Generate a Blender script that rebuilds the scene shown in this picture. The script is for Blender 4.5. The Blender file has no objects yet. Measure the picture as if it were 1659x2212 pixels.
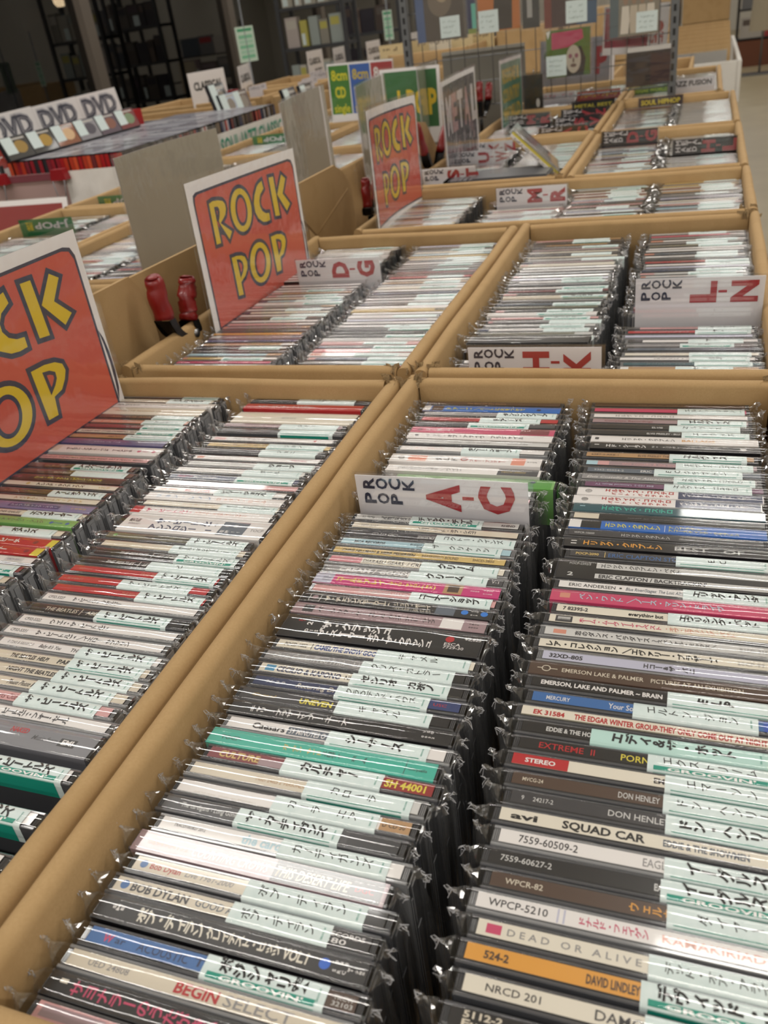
import bpy, bmesh, math, random
from mathutils import Vector, Matrix, noise
from mathutils.geometry import tessellate_polygon

S = bpy.context.scene
COL = S.collection
PI = math.pi

# ---------------------------------------------------------------- camera, light, exposure
CAM = (0.0, 0.0, 1.218)
cd = bpy.data.cameras.new('camera')
cam = bpy.data.objects.new('camera', cd)
COL.objects.link(cam)
_R = ((0.94132655, 0.31383775, -0.12413776), (0.06103361, -0.52005181, -0.8519513), (-0.33193255, 0.79438781, -0.50869323))
_m = Matrix.Identity(4)
for i in range(3):
    _m[i][0] = _R[0][i]
    _m[i][1] = -_R[1][i]
    _m[i][2] = -_R[2][i]
    _m[i][3] = CAM[i]
cam.matrix_world = _m
cd.sensor_fit = 'HORIZONTAL'
cd.sensor_width = 36.0
cd.lens = 36.0 * 1800.0 / 1659.0
cd.clip_start = 0.01
cd.clip_end = 60
cd.dof.use_dof = True
cd.dof.focus_distance = 0.52
cd.dof.aperture_fstop = 19.0
S.camera = cam

S.view_settings.view_transform = 'Standard'
S.view_settings.look = 'None'
S.view_settings.gamma = 1.0
S.view_settings.use_curve_mapping = False
S.view_settings.exposure = -0.12
S.cycles.transparent_max_bounces = 40
S.cycles.max_bounces = 6
S.cycles.glossy_bounces = 3
S.cycles.sample_clamp_indirect = 6.0

w = bpy.data.worlds.new('world')
S.world = w
w.use_nodes = True
w.node_tree.nodes['Background'].inputs[0].default_value = (0.75, 0.8, 0.9, 1)
w.node_tree.nodes['Background'].inputs[1].default_value = 0.05

CEIL = 2.75
def tube_light(x, y, power, length=1.25, width=0.12):
    l = bpy.data.lights.new('ceiling_tube', 'AREA')
    l.shape = 'RECTANGLE'
    l.size = length
    l.size_y = width
    l.energy = power
    l.color = (1.0, 0.965, 0.91)
    o = bpy.data.objects.new('ceiling_tube', l)
    o.location = (x, y, CEIL - 0.06)
    COL.objects.link(o)
for _x in (-2.85, -1.34, 0.64, 2.40):
    for _k in range(11):
        _y = -3.2 + 2.3 * _k
        tube_light(_x, _y, 16.0 if _y < 5 else 8.5)

# ---------------------------------------------------------------- materials
def lin(c):
    return c / 12.92 if c <= 0.04045 else ((c + 0.055) / 1.055) ** 2.4
def rgb(h):
    h = h.lstrip('#')
    return tuple(lin(int(h[i:i + 2], 16) / 255) for i in (0, 2, 4)) + (1,)
_M = {}
def mat(col, rough=0.5, coat=0.0, metal=0.0, spec=0.5, name=None):
    key = (col, rough, coat, metal, spec)
    if key in _M:
        return _M[key]
    m = bpy.data.materials.new(name or 'plain_' + col.lstrip('#'))
    m.use_nodes = True
    b = m.node_tree.nodes['Principled BSDF']
    b.inputs['Base Color'].default_value = rgb(col)
    b.inputs['Roughness'].default_value = rough
    b.inputs['Metallic'].default_value = metal
    b.inputs['Specular IOR Level'].default_value = spec
    if coat:
        b.inputs['Coat Weight'].default_value = coat
        b.inputs['Coat Roughness'].default_value = 0.05
    _M[key] = m
    return m
def nodes(m):
    return m.node_tree.nodes, m.node_tree.links
def noisy(name, c1, c2, scale, rough=0.7, bump=0.1, detail=4, stretch=(1, 1, 1), c3=None, spec=0.5, bdist=0.001):
    m = bpy.data.materials.new(name)
    m.use_nodes = True
    N, L = nodes(m)
    b = N['Principled BSDF']
    b.inputs['Roughness'].default_value = rough
    b.inputs['Specular IOR Level'].default_value = spec
    tc = N.new('ShaderNodeTexCoord')
    mp = N.new('ShaderNodeMapping')
    mp.inputs['Scale'].default_value = stretch
    L.new(tc.outputs['Object'], mp.inputs['Vector'])
    n = N.new('ShaderNodeTexNoise')
    n.inputs['Scale'].default_value = scale
    n.inputs['Detail'].default_value = detail
    L.new(mp.outputs['Vector'], n.inputs['Vector'])
    r = N.new('ShaderNodeValToRGB')
    r.color_ramp.elements[0].position = 0.3
    r.color_ramp.elements[0].color = rgb(c1)
    r.color_ramp.elements[1].position = 0.7
    r.color_ramp.elements[1].color = rgb(c2)
    L.new(n.outputs['Fac'], r.inputs['Fac'])
    out = r.outputs['Color']
    if c3:                                   # large soft blotches of wear
        n2 = N.new('ShaderNodeTexNoise')
        n2.inputs['Scale'].default_value = scale * 0.03
        n2.inputs['Detail'].default_value = 3
        L.new(tc.outputs['Object'], n2.inputs['Vector'])
        r2 = N.new('ShaderNodeValToRGB')
        r2.color_ramp.elements[0].position = 0.5
        r2.color_ramp.elements[1].position = 0.75
        L.new(n2.outputs['Fac'], r2.inputs['Fac'])
        mx = N.new('ShaderNodeMixRGB')
        mx.inputs['Color2'].default_value = rgb(c3)
        L.new(r2.outputs['Color'], mx.inputs['Fac'])
        L.new(out, mx.inputs['Color1'])
        out = mx.outputs['Color']
    L.new(out, b.inputs['Base Color'])
    if bump:
        bp = N.new('ShaderNodeBump')
        bp.inputs['Strength'].default_value = bump
        bp.inputs['Distance'].default_value = bdist
        L.new(n.outputs['Fac'], bp.inputs['Height'])
        L.new(bp.outputs['Normal'], b.inputs['Normal'])
    return m
def film(name, rough=0.07, gain=2.2, tint=(0.97, 0.97, 0.97), bump=0.0, bscale=60, haze=0.0):
    """thin clear plastic: see-through, with the shine of its two faces"""
    m = bpy.data.materials.new(name)
    m.use_nodes = True
    N, L = nodes(m)
    N.remove(N['Principled BSDF'])
    o = N['Material Output']
    t = N.new('ShaderNodeBsdfTransparent')
    t.inputs[0].default_value = tint + (1,)
    g = N.new('ShaderNodeBsdfGlossy')
    g.inputs['Roughness'].default_value = rough
    g.inputs['Color'].default_value = (1, 1, 1, 1)
    f = N.new('ShaderNodeLayerWeight')       # the same from both faces of the film
    f.inputs['Blend'].default_value = 0.5
    p = N.new('ShaderNodeMath')
    p.operation = 'POWER'
    p.inputs[1].default_value = 4.0
    k = N.new('ShaderNodeMath')
    k.operation = 'MULTIPLY_ADD'
    k.use_clamp = True
    k.inputs[1].default_value = 0.9
    k.inputs[2].default_value = 0.045 * gain
    x = N.new('ShaderNodeMixShader')
    L.new(f.outputs['Facing'], p.inputs[0])
    L.new(p.outputs[0], k.inputs[0])
    L.new(k.outputs[0], x.inputs[0])
    L.new(t.outputs[0], x.inputs[1])
    L.new(g.outputs[0], x.inputs[2])
    if bump:
        tc = N.new('ShaderNodeTexCoord')
        mp = N.new('ShaderNodeMapping')
        mp.inputs['Scale'].default_value = (0.35, 1.6, 1.0)
        n = N.new('ShaderNodeTexNoise')
        n.inputs['Scale'].default_value = bscale
        n.inputs['Detail'].default_value = 2
        bp = N.new('ShaderNodeBump')
        bp.inputs['Strength'].default_value = bump
        bp.inputs['Distance'].default_value = 0.002
        L.new(tc.outputs['Object'], mp.inputs[0])
        L.new(mp.outputs[0], n.inputs['Vector'])
        L.new(n.outputs['Fac'], bp.inputs['Height'])
        L.new(bp.outputs[0], g.inputs['Normal'])
    sh = x.outputs[0]
    if haze:
        df = N.new('ShaderNodeBsdfDiffuse')
        df.inputs['Color'].default_value = (0.8, 0.8, 0.8, 1)
        hm = N.new('ShaderNodeMixShader')
        hm.inputs[0].default_value = haze
        L.new(sh, hm.inputs[1])
        L.new(df.outputs[0], hm.inputs[2])
        sh = hm.outputs[0]
    L.new(sh, o.inputs['Surface'])
    return m

CARD = noisy('corrugated_cardboard', '#a88a60', '#af9167', 650, 0.78, 0.2, 5, (1, 1, 1), '#a2845a', 0.3, 0.0004)
CARD_TORN = noisy('torn_cardboard_edge', '#7a6548', '#b0976f', 700, 0.9, 0.8, 4)
FILM = film('bag_film', 0.06, 1.25, bump=0.10, bscale=60)
EAR = film('crumpled_bag_film', 0.10, 2.6, bump=0.0, haze=0.02)
EDGE = mat('#b9b9bd', 0.15, 0.5)  # pale strands standing in for highlight lines on crumpled film
FILM_SIGN = film('sign_sleeve_film', 0.10, 1.6, bump=0.5, bscale=28)
ACRYL = film('clear_acrylic', 0.04, 1.6, (0.97, 0.97, 0.975))
BLACK = mat('#17171a', 0.18, 0.0)
TRAY = mat('#19191b', 0.3)
CLEAR = mat('#55565a', 0.1, 0.5)
ENDP = mat('#3c3d40', 0.28)
ENDPL = mat('#9a9b9e', 0.3)
ENDR = mat('#66676a', 0.3)
CLEARL = mat('#8d8e90', 0.1, 0.5)
MINT = noisy('mint_sticker_paper', '#cfdedd', '#d9e5e4', 300, 0.4, 0.0)
MINTD = mat('#b4d6cf', 0.5)
TEAL = mat('#16907c', 0.45)
INK = mat('#121316', 0.5)
WHITEP = mat('#efebeb', 0.55)

# ---------------------------------------------------------------- mesh helpers
def link(o, parent=None):
    COL.objects.link(o)
    if parent:
        o.parent = parent
    return o
def tag(o, label, cat, group=None, kind=None):
    o['label'] = label
    if cat:
        o['category'] = cat
    if group:
        o['group'] = group
    if kind:
        o['kind'] = kind
    return o
def empty(name, loc=(0, 0, 0), rot=(0, 0, 0)):
    o = bpy.data.objects.new(name, None)
    o.empty_display_size = 0.02
    o.location = loc
    o.rotation_euler = rot
    COL.objects.link(o)
    return o
class MB:
    def __init__(s):
        s.v, s.f, s.k, s.mats, s.sm = [], [], [], [], []
    def mi(s, m):
        if m not in s.mats:
            s.mats.append(m)
        return s.mats.index(m)
    def add(s, vs, fs, m, smooth=False):
        b = len(s.v)
        k = s.mi(m)
        s.v.extend(tuple(p) for p in vs)
        for f in fs:
            s.f.append(tuple(i + b for i in f))
            s.k.append(k)
            s.sm.append(smooth)
        return s
    def box(s, x0, x1, y0, y1, z0, z1, m, M=None):
        vs = [(x, y, z) for z in (z0, z1) for y in (y0, y1) for x in (x0, x1)]
        if M is not None:
            vs = [tuple(M @ Vector(p)) for p in vs]
        return s.add(vs, [(0, 2, 3, 1), (4, 5, 7, 6), (0, 1, 5, 4), (2, 6, 7, 3), (0, 4, 6, 2), (1, 3, 7, 5)], m)
    def grid(s, rows, m, smooth=True, flip=False):
        n = len(rows[0])
        vs = [p for r in rows for p in r]
        fs = []
        for i in range(len(rows) - 1):
            for j in range(n - 1):
                q = (i * n + j, i * n + j + 1, (i + 1) * n + j + 1, (i + 1) * n + j)
                fs.append(q[::-1] if flip else q)
        return s.add(vs, fs, m, smooth)
    def tube(s, pts, r, m, n=8, cap=True):
        pts = [Vector(p) for p in pts]
        rs = r if isinstance(r, (list, tuple)) else [r] * len(pts)
        rings = []
        up = Vector((0.123, 0.31, 0.94)).normalized()
        for i, p in enumerate(pts):
            d = (pts[min(i + 1, len(pts) - 1)] - pts[max(i - 1, 0)]).normalized()
            a = d.cross(up)
            if a.length < 1e-3:
                a = d.cross(Vector((1, 0, 0)))
            a.normalize()
            b = d.cross(a)
            rings.append([p + (a * math.cos(2 * PI * j / n) + b * math.sin(2 * PI * j / n)) * rs[i] for j in range(n)])
        vs = [q for g in rings for q in g]
        fs = []
        for i in range(len(rings) - 1):
            for j in range(n):
                fs.append((i * n + j, i * n + (j + 1) % n, (i + 1) * n + (j + 1) % n, (i + 1) * n + j))
        if cap:
            fs.append(tuple(range(n))[::-1])
            fs.append(tuple(range((len(rings) - 1) * n, len(rings) * n)))
        return s.add(vs, fs, m, True)
    def flat(s, loops, fn, m):
        """polygon with holes given in 2-D, laid on a surface by FN"""
        ls = [[Vector((p[0], p[1], 0)) for p in l] for l in loops]
        tri = tessellate_polygon(ls)
        pts = [p for l in loops for p in l]
        vs = [fn(*p) for p in pts]
        fs = []
        for t in tri:
            a, b, c = (pts[i] for i in t)
            if (b[0] - a[0]) * (c[1] - a[1]) - (b[1] - a[1]) * (c[0] - a[0]) < 0:
                t = t[::-1]
            fs.append(tuple(t))
        return s.add(vs, fs, m)
    def cut(s, loops, fn, m, step=12.0):
        """like flat(), but cut into strips across x so that it can follow a bent sheet"""
        ls = [[Vector((p[0], p[1], 0)) for p in l] for l in loops]
        pts = [p for l in loops for p in l]
        bm = bmesh.new()
        vv = [bm.verts.new((p[0], p[1], 0)) for p in pts]
        for t in tessellate_polygon(ls):
            try:
                bm.faces.new([vv[i] for i in t])
            except ValueError:
                pass
        x = math.ceil(min(p[0] for p in pts) / step) * step
        while x < max(p[0] for p in pts):
            bmesh.ops.bisect_plane(bm, geom=bm.verts[:] + bm.edges[:] + bm.faces[:], plane_co=(x, 0, 0), plane_no=(1, 0, 0))
            x += step
        bm.verts.index_update()
        bm.normal_update()
        fs = [tuple(v.index for v in (fc.verts if fc.normal.z >= 0 else reversed(fc.verts))) for fc in bm.faces]
        s.add([fn(v.co.x, v.co.y) for v in bm.verts], fs, m)
        bm.free()
    def rect(s, x0, x1, y0, y1, fn, m):
        return s.add([fn(x0, y0), fn(x1, y0), fn(x1, y1), fn(x0, y1)], [(0, 1, 2, 3)], m)
    def mesh(s, name, bevel=0, seg=2):
        me = bpy.data.meshes.new(name)
        me.from_pydata(s.v, [], s.f)
        for m in s.mats:
            me.materials.append(m)
        me.polygons.foreach_set('material_index', s.k)
        me.polygons.foreach_set('use_smooth', s.sm)
        if bevel:
            bm = bmesh.new()
            bm.from_mesh(me)
            bmesh.ops.bevel(bm, geom=bm.edges[:], offset=bevel, segments=seg, affect='EDGES', clamp_overlap=True)
            bm.to_mesh(me)
            bm.free()
        me.update()
        return me
    def obj(s, name, parent=None, bevel=0, seg=2):
        return link(bpy.data.objects.new(name, s.mesh(name, bevel, seg)), parent)

# ---------------------------------------------------------------- lettering
_fc = bpy.data.curves.new('letters', 'FONT')
_fc.resolution_u = 2
_fo = bpy.data.objects.new('letters', _fc)
_G = {}
def glyphs(t, bold=0.0, shear=0.0):
    key = (t, bold, shear)
    if key not in _G:
        _fc.body = t
        _fc.offset = bold
        _fc.shear = shear
        me = _fo.to_mesh()
        vs = [(v.co.x, v.co.y) for v in me.vertices]
        fs = [tuple(p.vertices) for p in me.polygons]
        _fo.to_mesh_clear()
        if vs:
            xs = [p[0] for p in vs]
            ys = [p[1] for p in vs]
            bb = (min(xs), max(xs), min(ys), max(ys))
        else:
            bb = (0, 1, 0, 1)
        _G[key] = (vs, fs, bb)
    return _G[key]
def text_h(mb, t, x0, x1, yc, h, fn, m, bold=0.0, shear=0.0, flip=False):
    """one line from x0 to x1, capitals h tall, centred on yc; flip turns it upside down"""
    vs, fs, bb = glyphs(t, bold, shear)
    if not vs:
        return
    sx = (x1 - x0) / max(bb[1] - bb[0], 1e-4)
    sy = h / 0.72
    P = []
    for x, y in vs:
        a = x0 + (x - bb[0]) * sx
        b = yc + (y - 0.36) * sy
        if flip:
            a, b = x0 + x1 - a, 2 * yc - b
        P.append(fn(a, b))
    mb.add(P, fs, m)
STAY = set('ー～〜-–()／/|~')
def text_v(mb, t, x0, x1, yc, h, fn, m, bold=0.0, jit=0.0, rnd=None):
    """vertical writing laid on its side: every sign turned a quarter to the left, marching from x0 to x1"""
    n = len(t)
    p = (x1 - x0) / n
    for i, ch in enumerate(t):
        if ch in ' \u3000':
            continue
        vs, fs, bb = glyphs(ch, bold)
        cx = x0 + (i + 0.5) * p
        gx = (bb[0] + bb[1]) / 2
        s = h
        dx = dy = a = 0.0
        if jit:
            dx, dy, a = rnd.uniform(-1, 1) * jit * h, rnd.uniform(-1, 1) * jit * h, rnd.uniform(-0.25, 0.25)
        ca, sa = math.cos(a), math.sin(a)
        P = []
        wide = (bb[1] - bb[0])
        kx = min(1.0, 1.15 / max(wide, 0.01))
        for x, y in vs:
            u, v = (x - gx) * kx, (y - 0.37)
            if ch not in STAY:
                u, v = -v * min(1.0, p / h * 1.0), u
            u, v = u * ca - v * sa, u * sa + v * ca
            P.append(fn(cx + dx + u * s, yc + dy + v * s))
        mb.add(P, fs, m)
def scribble(mb, x0, x1, yc, h, fn, m, rnd):
    """a line of lettering too small and blurred to read: short strokes of uneven width"""
    x = x0
    while x < x1:
        wd = rnd.uniform(0.25, 1.0) * h
        if rnd.random() < 0.8:
            a, b = rnd.uniform(0.15, 0.5) * h, rnd.uniform(0.1, 0.5) * h
            e = min(x + wd, x1)
            if rnd.random() < 0.5:
                mb.rect(x, e, yc + b - 0.18 * h, yc + b, fn, m)
                mb.rect(x, x + 0.2 * h, yc - a, yc + b, fn, m)
            else:
                mb.rect(x, e, yc - a, yc - a + 0.18 * h, fn, m)
                mb.rect(e - 0.2 * h, e, yc - a, yc + b * 0.7, fn, m)
        x += wd + 0.2 * h
def ellipse(cx, cy, a, b, n=20, rot=0):
    c, s = math.cos(rot), math.sin(rot)
    return [(cx + a * math.cos(t) * c - b * math.sin(t) * s, cy + a * math.cos(t) * s + b * math.sin(t) * c) for t in (2 * PI * i / n for i in range(n))]
# ---------------------------------------------------------------- the room
def struct(name, mb, **k):
    o = mb.obj(name, **k)
    o['kind'] = 'structure'
    return o
FLOOR = noisy('vinyl_floor', '#a39679', '#b0a385', 3.5, 0.35, 0.02, 4)
CEILM = mat('#d8d6d0', 0.9)
WALLM = mat('#cfcac0', 0.85)
XW, XR, Y0, Y1 = -3.4, 3.6, -4.0, 22.0
b = MB(); b.box(XW - 4, XR, Y0, Y1, -0.1, 0, FLOOR); struct('floor', b)
b = MB(); b.box(XW - 4, XR, Y0, Y1, CEIL, CEIL + 0.1, CEILM); struct('ceiling', b)
b = MB(); b.box(XR, XR + 0.1, Y0, Y1, 0, CEIL, WALLM); struct('wall_right', b)
b = MB(); b.box(XW - 4, XR, Y1, Y1 + 0.1, 0, CEIL, WALLM); struct('wall_back', b)
b = MB(); b.box(XW - 4, XR, Y0 - 0.1, Y0, 0, CEIL, WALLM); struct('wall_front', b)
DARK = noisy('dark_hall_panels', '#1d1712', '#2b2119', 3, 0.7, 0, 3, (1, 8, 0.4))
b = MB(); b.box(XW - 4.1, XW - 4, Y0, Y1, 0, CEIL, DARK); struct('wall_left', b)
b = MB(); b.box(XW - 0.05, XW + 0.05, Y0, Y1, 0, 0.28, mat('#3a342e', 0.5)); struct('baseboard_left', b)
# the glazed front on the left: mullions and panes
GLASS = film('dark_window_glass', 0.02, 1.5, (0.16, 0.16, 0.16))
STEEL = mat('#6b6259', 0.4, metal=0.3)
ys = [-2.2, 0.4, 3.0, 4.73, 6.5, 8.3, 10.1, 12.0, 14.0]
for i in range(len(ys) - 1):
    g = MB(); g.box(XW - 0.006, XW + 0.006, ys[i] + 0.04, ys[i + 1] - 0.04, 0.30, CEIL - 0.15, GLASS)
    wv = empty('window_%d' % (i + 1), (0, 0, 0)); wv['kind'] = 'structure'
    g.obj('pane', wv)
    fr = MB()
    fr.box(XW - 0.05, XW + 0.05, ys[i + 1] - 0.045, ys[i + 1] + 0.045, 0.28, CEIL, STEEL)
    fr.box(XW - 0.045, XW + 0.045, ys[i] + 0.05, ys[i + 1] - 0.05, CEIL - 0.15, CEIL, STEEL)
    fr.obj('frame', wv)
# what shows dimly behind the glass
b = MB(); b.box(-5.44, -5.40, 7.28, 7.60, 1.44, 1.58, mat('#3f5d80', 0.5)); b.box(-5.424, -5.42, 7.3, 7.306, 1.58, CEIL, TRAY)
tag(b.obj('hall_sign'), 'dim blue-grey sign board hanging in the dark hall behind the glass', 'sign')
b = MB(); b.box(-5.46, -5.40, 7.89, 8.02, 1.45, 1.66, mat('#1f4fa0', 0.5))
b.box(-5.432, -5.428, 7.95, 7.956, 1.66, CEIL, TRAY)
tag(b.obj('hall_banner'), 'small bright blue banner in the dark hall behind the glass', 'banner')
t = empty('hall_lamp', (-5.4, 7.27, 1.63))
tag(t, 'small glowing lamp in the dark hall beyond the glass front', 'lamp')
LAMP = bpy.data.materials.new('lamp_glow'); LAMP.use_nodes = True
_b = LAMP.node_tree.nodes['Principled BSDF']
_b.inputs['Emission Color'].default_value = (1, 0.75, 0.45, 1)
_b.inputs['Emission Strength'].default_value = 30
q = MB(); q.tube([(0, 0, 0), (0, 0, 0.03), (0, 0, 0.08), (0, 0, 0.12)], [0.03, 0.055, 0.055, 0.025], LAMP, 10); q.obj('bulb', t)
q = MB(); q.tube([(0, 0, 0.12), (0, 0, CEIL - 1.63)], 0.006, TRAY, 6); q.obj('stem', t)
WOODD = noisy('dark_wood_boards', '#2a1c12', '#3d2a1b', 6, 0.6, 0, 3, (1, 6, 0.4))
b = MB()
for k in range(14):
    y = 5.0 + k * 0.42
    b.box(-5.8, -5.72, y, y + 0.3, 0.3, 1.25 + 0.2 * (k % 3), WOODD)
tag(b.obj('slatted_screen'), 'dark slatted wooden screen standing in the hall behind the glass', 'screen')

# ---------------------------------------------------------------- tables
CLOTH = noisy('white_table_cloth', '#cdc8c2', '#d8d4cf', 30, 0.8, 0.15)
def table(name, label, x0, x1, y0, y1, top=0.765):
    t = empty(name, ((x0 + x1) / 2, (y0 + y1) / 2, 0))
    tag(t, label, 'table')
    cx, cy = (x0 + x1) / 2, (y0 + y1) / 2
    m = MB(); m.box(x0 - cx, x1 - cx, y0 - cy, y1 - cy, top - 0.03, top - 0.004, mat('#8d8a86', 0.6)); m.obj('table_top', t)
    m = MB(); m.box(x0 - cx - .004, x1 - cx + .004, y0 - cy - .004, y1 - cy + .004, top - 0.004, top - 0.0005, CLOTH)
    n = int((y1 - y0) / 0.02)
    for sx in (-1, 1):
        rows = []
        for z in (top - .002, top - .05, top - .2, top - .5):
            X = (x1 - cx + .004) * 1 if sx > 0 else (x0 - cx - .004)
            rows.append([(X + sx * (0.003 + (top - z) * 0.02 * (1 + math.sin(j * 0.55) * 0.7)), y0 - cy + (y1 - y0) * j / n, z) for j in range(n + 1)])
        m.grid(rows, CLOTH, True, sx > 0)
    m.obj('table_cloth', t)
    for sx in (x0 - cx + .05, x1 - cx - .05):
        for sy in (y0 - cy + .06, y1 - cy - .06):
            q = MB(); q.tube([(sx, sy, 0), (sx, sy, top - .03)], 0.015, mat('#77777a', 0.35, metal=.8), 10); q.obj('leg', t)
    return t
table('display_table', 'long white-clothed table carrying the two rows of boxes with red signs', -0.60, 0.10, -0.35, 4.12)
table('trestle_table', 'white-clothed table behind the beige sign backs, under the green-card boxes', -1.385, -0.655, 0.2, 3.7)
# ---------------------------------------------------------------- cardboard boxes
RN = random.Random(11)
def panel(mb, a, b_, t, z0, z1, axis, seed, amp=0.0011):
    """double wall folded over at the top; runs from a to b_ along AXIS, thickness t centred on 0"""
    n = max(6, int(abs(b_ - a) / 0.025))
    r = t / 2
    prof = [(-r, z0), (-r, (z0 + z1) / 2), (-r, z1 - .03), (-r, z1 - r * .8)]
    for k in range(1, 6):
        an = PI - PI * k / 6
        prof.append((math.cos(an) * r, z1 - r * .8 + math.sin(an) * r * .8))
    prof += [(r, z1 - r * .8), (r, z1 - .03), (r, (z0 + z1) / 2), (r, z0), (-r, z0)]
    rows = []
    for i in range(n + 1):
        s = a + (b_ - a) * i / n
        row = []
        for u, z in prof:
            e = amp if z > z0 + .05 else 0
            nz = noise.noise((s * 9 + seed * 7.3, u * 40, z * 12)) * e
            nt = noise.noise((s * 7 + seed * 3.1, 5.5, 1.3)) * e * 1.3 if z > z1 - .05 else 0
            p = (u + nz, s, z + nt) if axis == 'y' else (s, u + nz, z + nt)
            row.append(p)
        rows.append(row)
    mb.grid(rows, CARD, True, axis == 'y')
    for row, fl in ((rows[0], axis == 'y'), (rows[-1], axis != 'y')):
        q = row[:-1]
        mb.add(q, [tuple(range(len(q)))[::(1 if fl else -1)]], CARD)
def torn(mb, x, y, z, sx, sy, rnd):
    """frayed corner where the fold has split: crumpled layers of kraft paper"""
    for k in range(7):
        a = rnd.uniform(0, PI)
        l, h = rnd.uniform(.5, 1) * .016, rnd.uniform(.3, 1) * .006
        c, s_ = math.cos(a), math.sin(a)
        px, py = x + rnd.uniform(-1, 1) * sx, y + rnd.uniform(-1, 1) * sy
        rows = [[(px + c * l * (i / 3 - .5) + rnd.uniform(-1, 1) * .001, py + s_ * l * (i / 3 - .5) + rnd.uniform(-1, 1) * .001, z - .008 + h * j + rnd.uniform(0, .0015)) for i in range(4)] for j in range(3)]
        mb.grid(rows, CARD_TORN, False)
def carton(label, x0, x1, y0, y1, z0=.765, z1=.93, t=.013, torn_at='', name='cardboard_box', seed=None):
    seed = RN.random() * 50 if seed is None else seed
    cx, cy = (x0 + x1) / 2, (y0 + y1) / 2
    o = empty(name, (cx, cy, z0))
    tag(o, label, 'box')
    H = z1 - z0
    m = MB(); m.box(x0 - cx + t, x1 - cx - t, y0 - cy + t, y1 - cy - t, 0, .003, CARD); m.obj('base', o)
    for k, X in ((0, x0 + t / 2), (1, x1 - t / 2)):
        m = MB(); panel(m, y0 - cy, y1 - cy, t, 0, H, 'y', seed + k); p = m.obj('side_panel', o); p.location.x = X - cx
    for k, Y in ((2, y0 + t / 2), (3, y1 - t / 2)):
        m = MB(); panel(m, x0 - cx + t + .0015, x1 - cx - t - .0015, t, 0, H - .001, 'x', seed + k)
        p = m.obj('end_panel', o); p.location.y = Y - cy
    rnd = random.Random(int(seed * 100))
    if torn_at:
        for c in torn_at.split():
            m = MB()
            X = (x0 if c[0] == 'l' else x1) - cx
            Y = (y0 if c[1] == 'f' else y1) - cy
            torn(m, X + (.012 if c[0] == 'l' else -.012), Y + (.007 if c[1] == 'f' else -.007), H, .012, .005, rnd)
            m.obj('frayed_corner', o)['label'] = 'frayed grey-brown split corner'
    return o
carton('nearest cardboard box, holding the row with the A-C card', -.2445, .0785, .092, .690, torn_at='lb rb')
carton('cardboard box under the nearest red sign, left of the A-C box', -.5790, -.2485, .070, .684, torn_at='rb lb')
carton('cardboard box of the D-G card, second from the front on the left', -.5760, -.2475, .706, 1.252, torn_at='lf rf')
carton('cardboard box of the H-K and L-N cards, behind the A-C box', -.2425, .0795, .700, 1.262, torn_at='lf rb')
carton('wide shallow cardboard box with the M-R card at its back', -.517, .0785, 1.280, 1.592, torn_at='rf')
carton('cardboard box with the black H-L card, right side behind the M-R box', -.2265, .0775, 1.612, 2.082)
carton('cardboard box with the S-T card, left side behind the M-R box', -.5400, -.2330, 1.618, 2.130, torn_at='rf')
carton('cardboard box right of the middle, under the brown and yellow card', -.2220, .0760, 2.112, 2.660)
carton('cardboard box with the black S-V cards, left of the brown card', -.5400, -.2290, 2.150, 2.655)
carton('cardboard box behind the wire grid, under the red and white cards', -.5400, -.2250, 2.680, 3.300)
carton('cardboard box behind the brown card, with the black-on-white jazz card', -.2180, .0460, 2.690, 3.420, torn_at='rf')
# the neighbouring table
carton('cardboard box behind the nearest beige sign back, cards seen from behind', -1.060, -.770, 1.045, 1.640, torn_at='rf')
carton('cardboard box with the green card and upside-down white letters, far left', -1.385, -1.066, 1.040, 1.655)
carton('cardboard box below the beige sign back, close behind the nearest red sign', -1.050, -.760, .420, 1.030, torn_at='rb')
carton('cardboard box at the left edge behind the nearest red sign', -1.370, -1.056, .420, 1.030)
carton('cardboard box with the half-hidden green card, beside the white cloth wall', -1.385, -1.066, 1.670, 2.260)
carton('cardboard box between the two beige sign backs', -1.060, -.770, 1.660, 2.260)
carton('cardboard box below the white cloth lettered in green', -1.385, -1.066, 2.275, 2.860)
carton('cardboard box under the green and yellow sign behind the third red sign', -1.060, -.770, 2.275, 2.860)
carton('cardboard box under the three-coloured sign', -1.385, -.770, 2.875, 3.450)

# standing cardboard flaps between the two tables
def flap(label, pts, x, thick=.005, lean=0.0, fold=None):
    """board standing in a plane of constant X; pts are (y, z)"""
    o = empty('cardboard_flap', (x, pts[0][0], .766))
    tag(o, label, 'cardboard')
    m = MB()
    P = [(lean * (z - .766), y - pts[0][0], z - .766) for y, z in pts]
    n = len(P)
    m.add(P + [(p[0] - thick, p[1], p[2]) for p in P], [tuple(range(n)), tuple(range(2 * n - 1, n - 1, -1))] + [(i, i + n, (i + 1) % n + n, (i + 1) % n) for i in range(n)], CARD)
    m.obj('board', o)
    if fold:
        m = MB()
        (ya, za), (yb, zb) = fold
        m.tube([(lean * (za - .766) + .0005, ya - pts[0][0], za - .766), (lean * (zb - .766) + .0005, yb - pts[0][0], zb - .766)], .0012, CARD, 6)
        m.obj('crease', o)
    return o
flap('upright cardboard flap beside the nearest red sign', [(.40, .767), (.826, .767), (.826, .93), (.815, .982), (.800, 1.000), (.40, 1.004)], -.604)
flap('upright cardboard flap behind the pair of red clamp handles', [(.800, .767), (1.235, .767), (1.235, .985), (.800, .995)], -.614)
flap('pointed cardboard flap behind the second red sign', [(1.262, .767), (1.52, .767), (1.52, .955), (1.490, .985), (1.455, 1.003), (1.255, 1.003), (1.24, .99), (1.345, .905)], -.606, fold=((1.34, .915), (1.50, .955)))
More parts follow.
